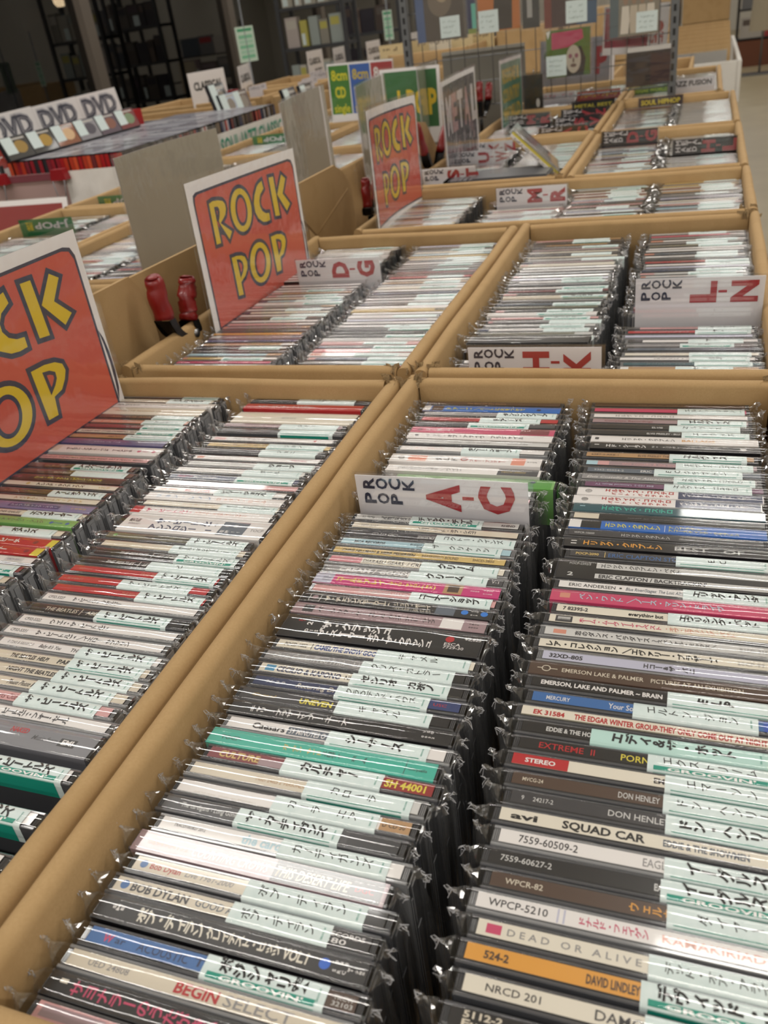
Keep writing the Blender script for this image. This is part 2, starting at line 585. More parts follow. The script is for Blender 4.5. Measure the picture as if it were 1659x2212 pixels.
flap('cardboard flap beside the silver-lettered sign', [(1.80, .767), (2.02, .767), (2.02, .93), (1.93, 1.005), (1.83, 1.02), (1.80, .99)], -.575)
flap('slanting cardboard flap just right of the silver-lettered sign', [(2.10, .767), (2.36, .767), (2.36, .90), (2.18, 1.03), (2.10, 1.03)], -.565)
# white sheet between the box wall and the aisle on the right
o = empty('white_sheet', (.083, .78, .766)); tag(o, 'white sheet standing up outside the box wall, beside the aisle', 'sheet')
m = MB()
rows = []
for k, z in enumerate((.0, .06, .11, .142)):
    rows.append([(.001 + .004 * k + .003 * math.sin(j * .7 + k), -.48 + .97 * j / 26, z - (.02 if j > 24 else 0) * k / 3) for j in range(27)])
m.grid(rows, CLOTH, True, True)
m.grid([[(p[0] + .0015, p[1], p[2]) for p in r] for r in rows], CLOTH, True)
m.obj('panel', o)
# ---------------------------------------------------------------- compact discs in their bags
PAL = dict(black='#1a191c', cream='#dcd5c6', white='#e2dedc', grey='#8d8b8c', pale='#c9c8c6', pink='#cf9c9c', beige='#d2c8b6', blue='#3a68a3', navy='#2a3558', mauve='#9c8489', maroon='#7a2a33',
           teal='#3fae9a', magenta='#c12c74', gold='#c9ad68', sky='#a9c8d3', charcoal='#3a393d', brown='#4d3a30', orange='#d8993f', lavender='#b9b9cc', rose='#c4456a', purple='#6d4463', tan='#b08a60',
           red='#b2262c', olive='#6d6a58', green='#79ae62', salmon='#cf8c78', plum='#4f4a78', bluegreen='#28525c', yellow='#d8c94a', slate='#5b6470')
WORD = dict(pale='pale grey', sky='pale blue', teal='turquoise', bluegreen='dark teal', plum='violet-blue', mauve='dusty mauve', rose='deep pink', lavender='lavender grey')
HZ = .142                       # height of a case standing on its edge
ZB = .769                       # the floor of the boxes
TOP = 'top'
def case_mesh(T, kind, pale_ends):
    m = MB()
    h = T / 2
    lid = CLEARL if kind == 'c' else CLEAR
    tray = CLEAR if kind == 'c' else TRAY
    m.box(-.0622, .0622, -h, -h + .0016, .0005, HZ - .0004, lid)
    m.box(-.0618, .0618, -h + .002, h - .0018, .001, HZ - .0008, tray)
    m.box(-.0622, .0622, h - .0015, h, .0005, HZ - .0004, lid)
    for sx in (-1, 1):
        for k in range(3):
            x = sx * (.0597 + .0009 * k)
            m.box(x - .0003, x + .0003, -h + .0022, h - .002, HZ - .004, HZ - .0003, tray if k != 1 else lid)
        ep = ENDPL if pale_ends else ENDP
        tray = ENDR if pale_ends else tray
        m.box(sx * .0624 - .0003, sx * .0624 + .0003, -h + .0004, h - .0004, .003, HZ - .003, ep)
        m.box(sx * .0629 - .0003, sx * .0629 + .0003, -h + .0012, -h + .0030, .010, HZ - .012, tray)
        m.box(sx * .0629 - .0003, sx * .0629 + .0003, -h + .0036, h - .0012, HZ - .030, HZ - .006, ep)
        m.box(sx * .0629 - .0003, sx * .0629 + .0003, -h + .0036, h - .0012, .02, HZ - .034, tray)
    return m.mesh('case', .0003, 1)
_CM = {}
def case_for(T, kind, pale_ends):
    k = (round(T, 4), kind, pale_ends)
    if k not in _CM:
        _CM[k] = case_mesh(T, kind, pale_ends)
    return _CM[k]
def sleeve_mesh(seed, T=.0102, nx=26, ears=5, deep=.075):
    """open-topped bag of clear film drawn over the case: rounded over the spine, its spare ends pinched into crumpled ears"""
    rnd = random.Random(seed)
    h = T / 2
    half = [(.0002, HZ - deep), (.0002, HZ - .04), (.0002, HZ - .016), (.0002, HZ - .004), (.0001, HZ - .0012)]
    prof = [(-h - a, z) for a, z in half] + [(-h * .96, HZ - .0002), (-h * .82, HZ + .0007), (-h * .45, HZ + .0013), (0, HZ + .0016), (h * .45, HZ + .0013), (h * .82, HZ + .0007), (h * .96, HZ - .0002)] + [(h + a, z) for a, z in half[::-1]]
    el, er = rnd.uniform(.0040, .0090), rnd.uniform(.0025, .0070)
    lift = (rnd.uniform(-.001, .0075), rnd.uniform(-.002, .0055))
    xs = [-.0640 - el * (1 - i / ears) for i in range(ears)] + [-.0640 + .1280 * i / nx for i in range(nx + 1)] + [.0640 + er * (i + 1) / ears for i in range(ears)]
    rows = []
    wob = rnd.uniform(0, 50)
    for i, x in enumerate(xs):
        t = max(0, (abs(x) - .0640) / (el if x < 0 else er))
        sg = 0 if x < 0 else 1
        row = []
        for j, (y, z) in enumerate(prof):
            top = 3 < j < 13
            a = noise.noise((x * 30 + wob, j * .45, seed)) * (.00035 if top else .0001)
            c = noise.noise((x * 110 + wob, j * .9, seed + 9)) * (.00012 if top else 0)
            Y, Z, X = y, z + a + c, x
            if t > 0:
                Y = y * (1 - .93 * min(1, t * 1.5)) + rnd.uniform(-1, 1) * .0011 * t + math.sin(t * 3 + wob) * .0015 * t
                Z = z + lift[sg] * t * (1 if 2 < j < 14 else .2) + rnd.uniform(-1, 1) * .0011 * min(1, t * 2)
                X = x + rnd.uniform(-1, 1) * .0009 * t + (.0016 * math.sin(j * 1.3 + wob) * t)
            row.append((X, Y, Z))
        rows.append(row)
    m = MB()
    e = ears
    m.grid(rows[:e + 1], EAR, False)
    m.grid(rows[e:-e], FILM, True)
    m.grid(rows[-e - 1:], EAR, False)
    for r in (rows[0], rows[-1]):
        m.tube(r[3:14], .00016, EDGE, 4, False)  # glint line added along the rim of each ear
    for r in (rows[2], rows[-3]):
        m.tube(r[4:9] if rnd.random() < .5 else r[6:11], .00013, EDGE, 4, False)  # shorter added glint line part way into the ear
    return m.mesh('plastic_sleeve')
SLEEVES = [sleeve_mesh(k) for k in range(14)]
RC = random.Random(5)
ORD = 'first second third fourth fifth sixth seventh eighth ninth tenth eleventh twelfth thirteenth fourteenth fifteenth sixteenth seventeenth eighteenth nineteenth twentieth'.split()
TENS = {20: 'twenty', 30: 'thirty', 40: 'forty', 50: 'fifty'}
def ordinal(n):
    if n <= 20:
        return ORD[n - 1]
    return TENS[n // 10 * 10] + '-' + ORD[n % 10 - 1] if n % 10 else {30: 'thirtieth', 40: 'fortieth', 50: 'fiftieth'}[n]
def col(c):
    return PAL.get(c, c)
SP = {}
def spine_mat(c):
    if c not in SP:
        SP[c] = mat(col(c), .32, .6, name='spine_paper')
    return SP[c]
def print_on(mb, tx, fn, hw, rnd, dz=0):
    for t in tx:
        k = t[0]
        if k == 'r':
            mb.rect(t[1], t[2], t[3], t[4], lambda x, y: fn(x, y, .00005), spine_mat(t[5]))
        elif k == 'o':
            mb.flat([ellipse(t[1], t[4] if len(t) > 4 else 0, t[2] / 1.18, t[2], 16)], lambda x, y: fn(x, y, .00008), spine_mat(t[3]))
        else:
            x0, x1, h, c, s = t[1:6]
            yc = t[6] if len(t) > 6 else 0
            m = spine_mat(c)
            f = lambda x, y: fn(x, y, .0001)
            if k in 'hibu':
                text_h(mb, s, x0, x1, yc, min(h * 1.12, h + .4), f, m, .032 if k == 'b' else .008, .25 if k == 'i' else 0, k == 'u')
            elif k in 'vw':
                text_v2(mb, s, x0, x1, yc, h * 1.22, f, m, .038 if k == 'w' else .022)
            elif k == 's':
                scribble2(mb, x0, x1, yc, h, f, m, rnd)
def text_v2(mb, s, x0, x1, yc, h, fn, m, bold=0, jit=0, rnd=None):
    # x runs in per cent of a card 118 mm long, y in millimetres
    text_v(mb, s, x0 * 1.18, x1 * 1.18, yc, h, lambda x, y: fn(x / 1.18, y), m, bold, jit, rnd)
def scribble2(mb, x0, x1, yc, h, fn, m, rnd):
    scribble(mb, x0 * 1.18, x1 * 1.18, yc, h, lambda x, y: fn(x / 1.18, y), m, rnd)
def sticker_mesh(mb, st, T, rnd, kind, detail=True):
    x0, x1, s, band, bold = (list(st) + [0, 0])[:5]
    h = T / 2 * 1000
    X0, X1 = -.059 + .00118 * x0, -.059 + .00118 * x1
    z = HZ + .0003
    yb = h * .82 if T < .015 else -h + 9
    paper = MINTD if band == 9 else MINT
    prof = [(yb, z), (0, z + .0001), (-h + 1.1, z), (-h + .3, z - .0003), (-h - .15, z - .0012), (-h - .22, z - .012)]
    rows = [[(x, y / 1000, zz) for x in (X0, X1)] for y, zz in prof]
    mb.grid(rows, paper, True, False)
    f = lambda x, y: (X0 + (X1 - X0) * x, y / 1000, z + .00018)
    w = (X1 - X0) * 1000
    if band and band != 9:
        bh = 3.0 if band == 1 else .8
        mb.rect(.05, .93, -h + .9, -h + bh, f, TEAL)
        mb.add([(X0 + (X1 - X0) * u, (-h - .26) / 1000, zz) for u, zz in ((.05, z - .012), (.93, z - .012), (.93, z - .0013), (.05, z - .0013))], [(0, 1, 2, 3)], TEAL)
        mb.add([(X0 + (X1 - X0) * u, yy / 1000, zz) for u, yy, zz in ((.05, -h - .2, z - .0012), (.93, -h - .2, z - .0012), (.93, -h + .9, z + .00018), (.05, -h + .9, z + .00018))], [(0, 1, 2, 3)], TEAL)
        if band == 1 and detail:
            text_h(mb, "GROOVIN'", .16, .84, -h + 1.6, 1.9, lambda x, y: (X0 + (X1 - X0) * x, y / 1000, z + .00024), WHITEP, .03)
    if not detail:
        return
    # shop name printed small at the right-hand end
    vs, fs, bb = glyphs("GROOVIN'", .01)
    k = 5.4 / (bb[1] - bb[0])
    mb.add([(X1 - .0030 - (y * k - .3) / 1000, (-2.9 + (x - bb[0]) * k) / 1000, z + .00018) for x, y in vs], fs, TEAL)
    if s:
        n = len(s)
        ww = min(.76 * w, n * 6.2)
        a = (w - ww) * .42
        text_v(mb, s, a, a + ww, .4 + (.8 if band == 1 else 0), 5.2 if not bold else 6.2, lambda x, y: (X0 + x / 1000, y / 1000, z + .00022), INK, .045 if bold else .002, .05, rnd)
N_CD = [0]
LEAN = math.radians(1.2)
def place_cd(xc, yc, T, sp, label, group, pale=False):
    """one disc: case, spine card with its lettering, price sticker, bag"""
    rnd = random.Random(N_CD[0] * 7 + 3)
    N_CD[0] += 1
    o = empty('compact_disc', (xc, yc - math.sin(LEAN) * HZ, ZB + sp.get('dz', 0)), (-LEAN + rnd.uniform(-.003, .003), 0, rnd.uniform(-.004, .004)))
    tag(o, label, 'cd', group)
    k = sp['k']
    h = T / 2
    link(bpy.data.objects.new('case', case_for(T if k != 'd' else T - .002, 'c' if sp.get('cs') == 'c' else 'b', pale)), o)
    m = MB()
    full = k in 'ofd'
    fn = lambda x, y, dz=0: (-.059 + .00118 * x, y / 1000, HZ + dz)
    hw = h * 1000 + .15 if full else 3.35
    x0, x1 = (-1.6, 101.6) if full else (0, 100)
    m.rect(x0, x1, -hw, hw, fn, spine_mat(sp['c']))
    if full:
        for sg in (-1, 1):
            q = [(-.059 + .00118 * x0, sg * hw / 1000, HZ - .03), (-.059 + .00118 * x1, sg * hw / 1000, HZ - .03), (-.059 + .00118 * x1, sg * hw / 1000, HZ), (-.059 + .00118 * x0, sg * hw / 1000, HZ)]
            m.add(q, [(0, 1, 2, 3)[::-sg]], spine_mat(sp['c']))
    print_on(m, sp['tx'], fn, hw, rnd)
    if k == 'd':                              # the card case shows its coloured edge, with a bar code
        X = .0636
        m.add([(X, -hw / 1000, HZ - .09), (X, hw / 1000, HZ - .09), (X, hw / 1000, HZ), (X, -hw / 1000, HZ)], [(0, 1, 2, 3)], spine_mat('#4d9636'))
        m.add([(X + .0002, y, z) for y, z in ((-.005, HZ - .050), (.005, HZ - .050), (.005, HZ - .030), (-.005, HZ - .030))], [(0, 1, 2, 3)], WHITEP)
        for q in range(9):
            z = HZ - .048 + .002 * q
            m.add([(X + .0004, -.0042, z), (X + .0004, .0042, z), (X + .0004, .0042, z + (.0006, .0011)[q % 2]), (X + .0004, -.0042, z + (.0006, .0011)[q % 2])], [(0, 1, 2, 3)], INK)
    m.obj('spine_card', o)
    for st in ([sp['st']] if sp.get('st') else []):
        m = MB()
        sticker_mesh(m, st, T, rnd, k)
        m.obj('price_sticker', o)['label'] = 'mint green price sticker'
    s = link(bpy.data.objects.new('plastic_sleeve', SLEEVES[rnd.randrange(len(SLEEVES))]), o)
    s.scale = (1, T / .0102, 1)
    return o
def J(c, *tx, st=None, k='j', T=None, cs='b'):
    return dict(c=c, tx=tx, st=st, k=k, cs=cs, T=T or {'j': .0102, 'o': .0104, 'f': .0215, 'd': .0100}[k])
def relax(ys, Ts, lo, hi):
    """keep the measured order and places, but no two cases inside one another"""
    y = list(ys)
    for _ in range(400):
        mv = 0
        for i in range(len(y) - 1):
            need = (Ts[i] + Ts[i + 1]) / 2 + .0005 - (y[i + 1] - y[i])
            if need > 0:
                y[i] -= need / 2
                y[i + 1] += need / 2
                mv = 1
        y[0] = max(y[0], lo)
        y[-1] = min(y[-1], hi)
        if not mv:
            break
    return y
def row_of(specs, ys, xc, where, group, lo, hi, jitter=None, pale=False):
    Ts = [s['T'] for s in specs]
    yc = relax([y + (s['T'] / 2 if s['k'] in 'ofd' else .0034) for y, s in zip(ys, specs)], Ts, lo, hi)
    for i, (s, y) in enumerate(zip(specs, yc)):
        w = WORD.get(s['c'], s['c'])
        n = {'f': 'thick ', 'd': 'card-cased '}.get(s['k'], '')
        stk = 'with mint sticker' if s.get('st') else 'without sticker'
        lab = '%s-spined %sCD %s, %s from front %s' % (w.replace(' ', '-'), n, stk, ordinal(i + 1), where)
        place_cd(xc + (jitter[i] if jitter else RC.uniform(-.003, .003)), y, s['T'], s, lab, group, pale)
JP = 'v'
A = [
 J('pink', ('r', 2, 26, -2, 2.6, 'mauve'), ('h', 30, 44, 2.6, 'mauve', 'Dream'), ('h', 60, 66, 3, 'plum', 'D')),
 J('black', ('r', 3, 6, .5, 2.2, 'cream'), (JP, 8, 74, 5.2, 'rose', 'サヨナラーのうたがきかえり'), ('w', 78, 98, 5, 'white', 'レコード'), k='o'),
 J('beige', ('h', 8, 24, 2.4, 'grey', 'UED 24808'), ('b', 42, 58, 4, 'red', 'BEGIN'), ('h', 60, 84, 4, 'grey', 'SELECT'), cs='c'),
 J('blue', ('b', 6, 10, 3, 'rose', 'W'), ('h', 11, 15, 2.4, 'navy', 'ar'), ('h', 20, 40, 3.4, 'navy', 'ACOUSTIC'), ('s', 42, 60, -.5, 3, 'navy') if 0 else ('h', 42, 60, 3, 'navy', 'TIMES'), ('r', 64, 100, -3.3, 3.3, 'brown'), ('h', 66, 72, 3, 'pale', 'SIN'), ('h', 92, 99, 1.6, 'pale', 'TKCW', 1.2), ('h', 92, 99, 1.6, 'pale', '32103', -1.2), st=(46, 90, 'ポジシャリ来', 1, 1)),
 J('black', ('w', 4, 9, 3.2, 'white', 'SME', .6), ('w', 15, 42, 5.6, 'cream', 'ボブ・ディラン'), ('w', 43, 71, 4.4, 'cream', 'グレイテスト・ヒッツ'), ('b', 72, 81, 4, 'cream', 'VOL.1'), ('o', 87, 2.3, '#1f5fc4'), ('v', 90, 95, 1.9, 'white', '948', 1.8), ('v', 90, 95, 1.9, 'white', 'SRC', -1.6), ('v', 95, 101, 2.6, 'white', '¥1,785'), k='o', T=.0118),
 J('beige', ('o', 4, 2.1, 'blue'), ('b', 7, 31, 3.6, 'charcoal', 'BOB DYLAN'), ('h', 34, 62, 3.2, 'slate', 'GOOD AS I BEEN'), ('r', 82, 100, -3.3, 3.3, 'black'), ('h', 84, 98, 1.7, 'white', 'RECORDS', 1.3), ('h', 84, 92, 2, 'white', '580', -1.4), st=(48, 86, 'ボブ・ディラン', 0)),
 J('beige', ('o', 4, 1.9, 'blue'), ('h', 7, 20, 2.7, 'red', 'Bob Dylan'), ('i', 22, 42, 2.6, 'grey', 'Live 1961-2000'), ('r', 92, 100, -3.3, 3.3, 'black'), st=(47, 93, 'ボブ・ディラン', 0)),
 J('mauve', ('h', 4, 22, 2, 'salmon', '0694904152'), ('i', 24, 56, 4.2, 'pale', 'COUNTING CROWS'), ('r', 58, 100, -5.1, 5.1, 'black'), ('i', 59, 88, 4.8, 'beige', 'THIS DESERT LIFE'), ('h', 90, 97, 2.3, 'red', 'DGC'), k='o'),
 J('white', ('h', 6, 20, 1.6, 'charcoal', 'TRACD1003827 2012'), ('b', 36, 62, 4.4, 'sky', 'the cardigans'), st=(52, 95, 'カーディガンズ', 0), cs='c'),
 J('charcoal', ('h', 8, 40, 2.4, 'pale', 'The cardigans - Long Gone Before'), ('r', 80, 100, -3.3, 3.3, '#26262a'), st=(33, 77, 'ザ・カーディガンズ', 2, 1)),
 J('white', ('s', 8, 36, .8, '#bdb6a8', '', -2.4), ('r', 88, 100, -3.3, 3.3, 'tan'), ('h', 89, 98, 2.4, 'black', 'D CD 50'), st=(43, 87, 'カーラ エア', 0)),
 J('beige', ('h', 30, 56, 2, 'tan', '74321 24025 2  PERSONLIGT: C'), ('r', 96, 100, -3.3, 3.3, 'pale'), st=(52, 97, 'カローラ', 2), cs='c'),
 J('maroon', ('b', 5, 24, 3.6, 'gold', 'CULTURE'), ('r', 24, 40, -3.3, 1, 'mauve'), ('r', 79, 100, -3.4, 3.4, '#8d1f22'), ('b', 80, 97, 3.8, 'yellow', 'SH 44001'), st=(35, 79, 'カルチャー', 0, 1)),
 J('teal', ('h', 4, 14, 2.4, 'charcoal', 'TOCP-'), ('v', 34, 52, 3.8, 'gold', 'ガーデン・サイド'), ('v', 52, 72, 3.6, 'charcoal', 'メロディー・ホーム'), ('r', 88.6, 88.9, -5, 5, 'charcoal'), ('h', 90, 98, 1.6, 'charcoal', 'Chrysalis'), k='o'),
 J('white', ('b', 12, 28, 3.4, 'black', 'Caesars'), ('r', 29, 52, -2.6, 2.6, 'slate'), ('h', 30, 47, 3.2, 'white', '39 MINUTES O'), st=(48, 93, 'シーザース', 2, 1), cs='c'),
 J('black', ('v', 8, 58, 4.4, 'white', 'キャリー・ブラザーズ／フー・ユー・アー'), ('r', 80, 80.3, -5, 5, 'charcoal'), ('v', 89, 94, 1.9, 'white', 'VSO', 2), ('v', 89, 95, 1.9, 'white', '0032', -1.4), k='o'),
 J('charcoal', ('b', 30, 46, 3.4, 'yellow', 'UNEVEN'), ('r', 92, 100, -3.3, 3.3, 'black'), ('i', 6, 18, 1.8, 'gold', 'Camel'), st=(48, 92, 'キャメル', 0)),
 J('navy', ('i', 22, 48, 3.2, 'beige', 'Recurring Dream'), ('h', 6, 16, 2, 'pale', '96 2.9'), ('r', 86, 100, -3.3, 3.3, '#2f3d6b'), ('h', 88, 94, 1.8, 'red', 'USC'), st=(42, 86, 'クラウデッド・ハウス', 2)),
 J('cream', ('r', 3, 8, -2.4, 2.4, '#4f8fb5'), ('b', 9, 42, 3.8, 'navy', 'CECILIO & KAPONO'), ('h', 44, 62, 3, 'charcoal', 'NIGHT MUSIC'), ('r', 94, 100, -3.3, 3.3, 'black'), st=(47, 94, 'セシリオ カポノ', 2, 1)),
 J('grey', ('i', 4, 42, 3.6, 'pale', 'Chris Cutler/Fred Frith'), ('h', 46, 54, 3.4, 'pale', 'Live'), ('r', 95, 100, -3.3, 3.3, 'black'), st=(50, 95, 'クリス・カトラー', 0)),
 J('cream', ('h', 4, 16, 2.8, 'charcoal', 'POCD-1822'), ('r', 18.4, 18.8, -2.6, 2.6, 'charcoal'), ('b', 20, 55, 3.6, '#2f4a8d', 'CAMEL/THE SNOW GOOSE'), st=(52, 98, 'キャメル', 0)),
 J('black', ('w', 5, 9, 2.4, 'red', 'EPI', 5), ('w', 10, 14, 5, 'white', '2', 3), ('w', 11, 19, 2.8, 'white', 'DIS', -3.4), ('w', 19, 56, 6.6, 'white', 'ザ・クラッシュ', 3.4), ('w', 19, 78, 6.6, 'white', 'ザ・ストーリー・オブ・ザ・クラッシュ', -3.6), ('o', 86, 2.6, 'red', 2.6), ('h', 84, 92, 2.2, 'white', 'ESCA', -1.6), ('h', 84, 94, 2, 'white', '7729-30', -4.4), ('h', 93, 101, 2.6, 'white', '¥2,625', 4.6), k='f'),
 J('mauve', ('r', 4, 10, -3.4, 3.4, 'charcoal'), ('v', 12, 44, 4.2, 'black', 'ベーシック・ケース'), ('v', 45, 76, 4, 'black', '／ルージング・アット・ライフ'), ('r', 79, 90, -4.8, 4.8, 'white'), ('v', 93, 98, 2, 'black', 'TRVE', 1.5), ('v', 93, 98, 2, 'black', '0005', -1.6), k='o'),
 J('black', ('r', 3, 9.6, -3.6, 3.6, 'pale'), ('r', 3.4, 9.2, -3.3, 3.3, 'black'), ('o', 6.3, 2, 'mauve'), ('w', 12, 48, 4.6, 'beige', 'ザ・チェインスモーカーズ'), ('v', 50, 70, 3.8, 'beige', 'シック・ボーイ', 1.4), ('v', 50, 71, 2, 'beige', '：スペシャル・エディション', -2.8), ('r', 73, 83, -4.4, 4.4, 'slate'), ('o', 88, 2.2, '#2a78d0'), ('v', 91, 95, 2, 'white', 'SIC', 1.6), ('v', 91, 95, 2, 'white', '613', -1.8), ('o', 98, 2.2, '#2a78d0'), k='o'),
 J('pink', ('h', 26, 44, 2.8, 'pale', 'CORNERSHOP'), ('h', 45, 66, 3, 'white', 'HANDCREAM F'), ('r', 0, 100, 2.4, 3.4, 'maroon'), st=(55, 98, 'コーナーショップ', 0, 1)),
 J('magenta', ('r', -1.6, 9, -5.2, 5.2, 'lavender'), ('r', 3, 8, -2.4, 2.4, 'charcoal'), ('w', 11, 39, 4.8, 'yellow', 'コールドプレイ'), ('w', 40, 68, 3.6, 'yellow', '／マイロ・サイロト(MX)'), ('r', 72, 82, -5, 5, 'tan'), ('r', 74, 80, -3, 4, 'brown'), ('v', 86, 91, 2.2, 'white', '2500', 0), ('v', 93, 98, 2, 'white', 'TOCP', 1.6), ('v', 93, 98, 2, 'white', '7120', -1.8), k='o'),
 J('grey', ('b', 8, 30, 3.8, 'white', 'CREAM /'), ('b', 32, 56, 3.8, 'white', 'GOODBYE'), ('r', 92, 100, -3.3, 3.3, 'charcoal'), ('h', 94, 98, 2.2, 'white', 'Y-1'), st=(49, 92, 'クリーム', 0, 1), cs='c'),
 J('cream', ('r', 0, 19, -3.3, 3.3, '#c9808a'), ('h', 6, 16, 2, 'mauve', 'P28W-5000'), ('h', 20, 44, 3.4, 'charcoal', 'DIARAELI GEARS'), ('h', 46, 60, 3.4, 'charcoal', '/ CREAM'), st=(54, 97, 'クリーム', 0, 1), cs='c'),
 J('gold', ('b', 5, 49, 2.9, 'charcoal', 'CHRIS HILLMAN & HERB PEDERSEN'), ('h', 53, 74, 2.8, 'brown', 'BAKERSFIELD BOUND'), ('h', 82, 94, 2.4, 'brown', 'SHCD-3850')),
 J('sky', ('b', 8, 27, 2.8, 'charcoal', 'MCA RECORDS'), ('h', 42, 58, 1.9, 'charcoal', 'BUDDY HOLLY &', 1.3), ('h', 46, 58, 1.9, 'charcoal', 'THE "CHIRP', -1.3), st=(50, 95, 'ザ クリケッツ', 2), cs='c'),
 J('charcoal', ('u', 14, 30, 3, 'pale', 'CAD 412 CD'), ('u', 42, 56, 3, 'pale', 'TREASURE'), st=(53, 99, 'コクトー・ツインズ', 0)),
 J('beige', ('h', 5, 16, 2.4, 'grey', '32P2-2117'), ('v', 40, 76, 3.8, 'charcoal', 'シカゴ／ハート・オブ・シカゴ')),
 J('pale', ('h', 4, 12, 2.4, 'charcoal', 'R2 75756'), ('b', 16, 38, 3.2, 'charcoal', 'THE BEST OF DICK DALE'), ('b', 90, 98, 2.2, 'charcoal', 'RHINO'), st=(35, 79, 'ディック・デイル', 1, 1)),
 J('white', st=(50, 95, 'デイヴ', 0)), J('rose', st=(48, 93, 'デラニー', 2)), J('pale', st=(52, 97, 'ドン', 0)),
 J('green', ('r', 76, 100, -7, 7, '#4d9636'), ('o', 88, 2, 'navy', 3), k='d', T=.013),
 J('white', ('v', 6, 34, 3.6, 'grey', '旅情に旅支度と花束を'), ('v', 36, 50, 3.8, 'grey', '／ワイズ'), ('r', 74, 100, -5.2, 5.2, 'charcoal'), ('h', 76, 92, 2, 'gold', 'TECX-20303'), k='o'),
 J('white', ('o', 6, 2.6, 'charcoal'), ('o', 6, 2.1, 'white'), ('r', 11, 24, -4.6, 4.6, '#dc8f78'), ('v', 30, 46, 5, 'charcoal', 'ダムド'), ('o', 50, 3, 'red', 1), ('o', 50, 2.2, 'white', 1), ('v', 54, 78, 3, 'red', 'フォー・プレジャー', -1), ('r', 82, 91, -5.8, 5.8, '#dc8f78'), ('v', 92, 99, 2.4, 'charcoal', 'VICP'), k='o', T=.0135),
 J('white', ('h', 10, 30, 2, 'red', 'ダニースキーフ'), st=(44, 84, 'ダニー・スキーフ', 0, 1), cs='c'),
 J('pale', ('h', 6, 60, 2.6, 'grey', 'DANIEL LANOIS - ACADIE - NEW SONGS'), ('h', 72, 86, 2, 'grey', '0777-7-86')),
 J('white', ('o', 5, 2, 'charcoal'), ('v', 12, 82, 4.2, 'black', 'デッド・オブ・アライヴ フラジャイル'), k='o'),
 J('rose', ('o', 5, 2.2, 'maroon'), ('w', 9, 30, 4.4, 'white', 'ジーザーズ'), ('v', 33, 70, 3.8, 'magenta', 'アウトラ・オール・ナイト'), ('r', 78, 98, -4.8, 4.8, 'maroon'), k='o'),
 J('charcoal', st=(38, 82, '', 1)),
 J('red', ('h', 12, 40, 2.6, 'maroon', 'The Very Best Of'), st=(44, 88, 'ドアーズ', 0, 1)),
 J('grey', st=(56, 99, 'ダンシングフープ', 0, 1)),
 J('#2b6fc0', ('r', -1.6, 4, -5, 5, 'white'), ('r', 5, 14, -4.8, 4.8, 'brown'), ('w', 16, 36, 4.6, 'yellow', 'ドアーズ'), ('w', 38, 76, 4.2, 'yellow', '／ハートに火をつけて'), ('o', 86, 2, 'navy'), k='o'),
 J('brown', ('h', 30, 60, 2, 'tan', 'The Best Of The Doors')),
]
AY = [110.6, 122.1, 129.1, 140.3, 149.7, 162.4, 174.5, 186.6, 195.3, 208.4, 218.4, 230.2, 241.5, 251.3, 261.5, 276, 283.1, 295.7, 303.5, 316.2, 324.8, 339.1, 359.8, 372.7, 384, 391.7, 405.1, 412.7, 423.2, 434.2, 446.6, 454.4, 467.6,
      490, 501, 512, 523, 541, 556, 576.2, 590.5, 602.8, 614, 622, 631, 641, 650, 661.7]
WORD['#2b6fc0'] = 'bright blue'
AX = [0, -1, 0, 3, 0, -1, 3, -4, 3, -4, -1, 0, 5, 0, 5, 2, 0, 4, 2, 0, 4, 1, 0, 1, 4, 2, 4, 2, 0, 2, 5, 3, 1, 2, 3, 2, 20, 2, -1, 1, 3, 2, 2, 3, 4, 2, 0, 0]
row_of(A, [y / 1000 for y in AY], -.1605, "in the A-C card's row", "CDs in the A-C card's row", .103, .672, [x / 1000 * .7 for x in AX])
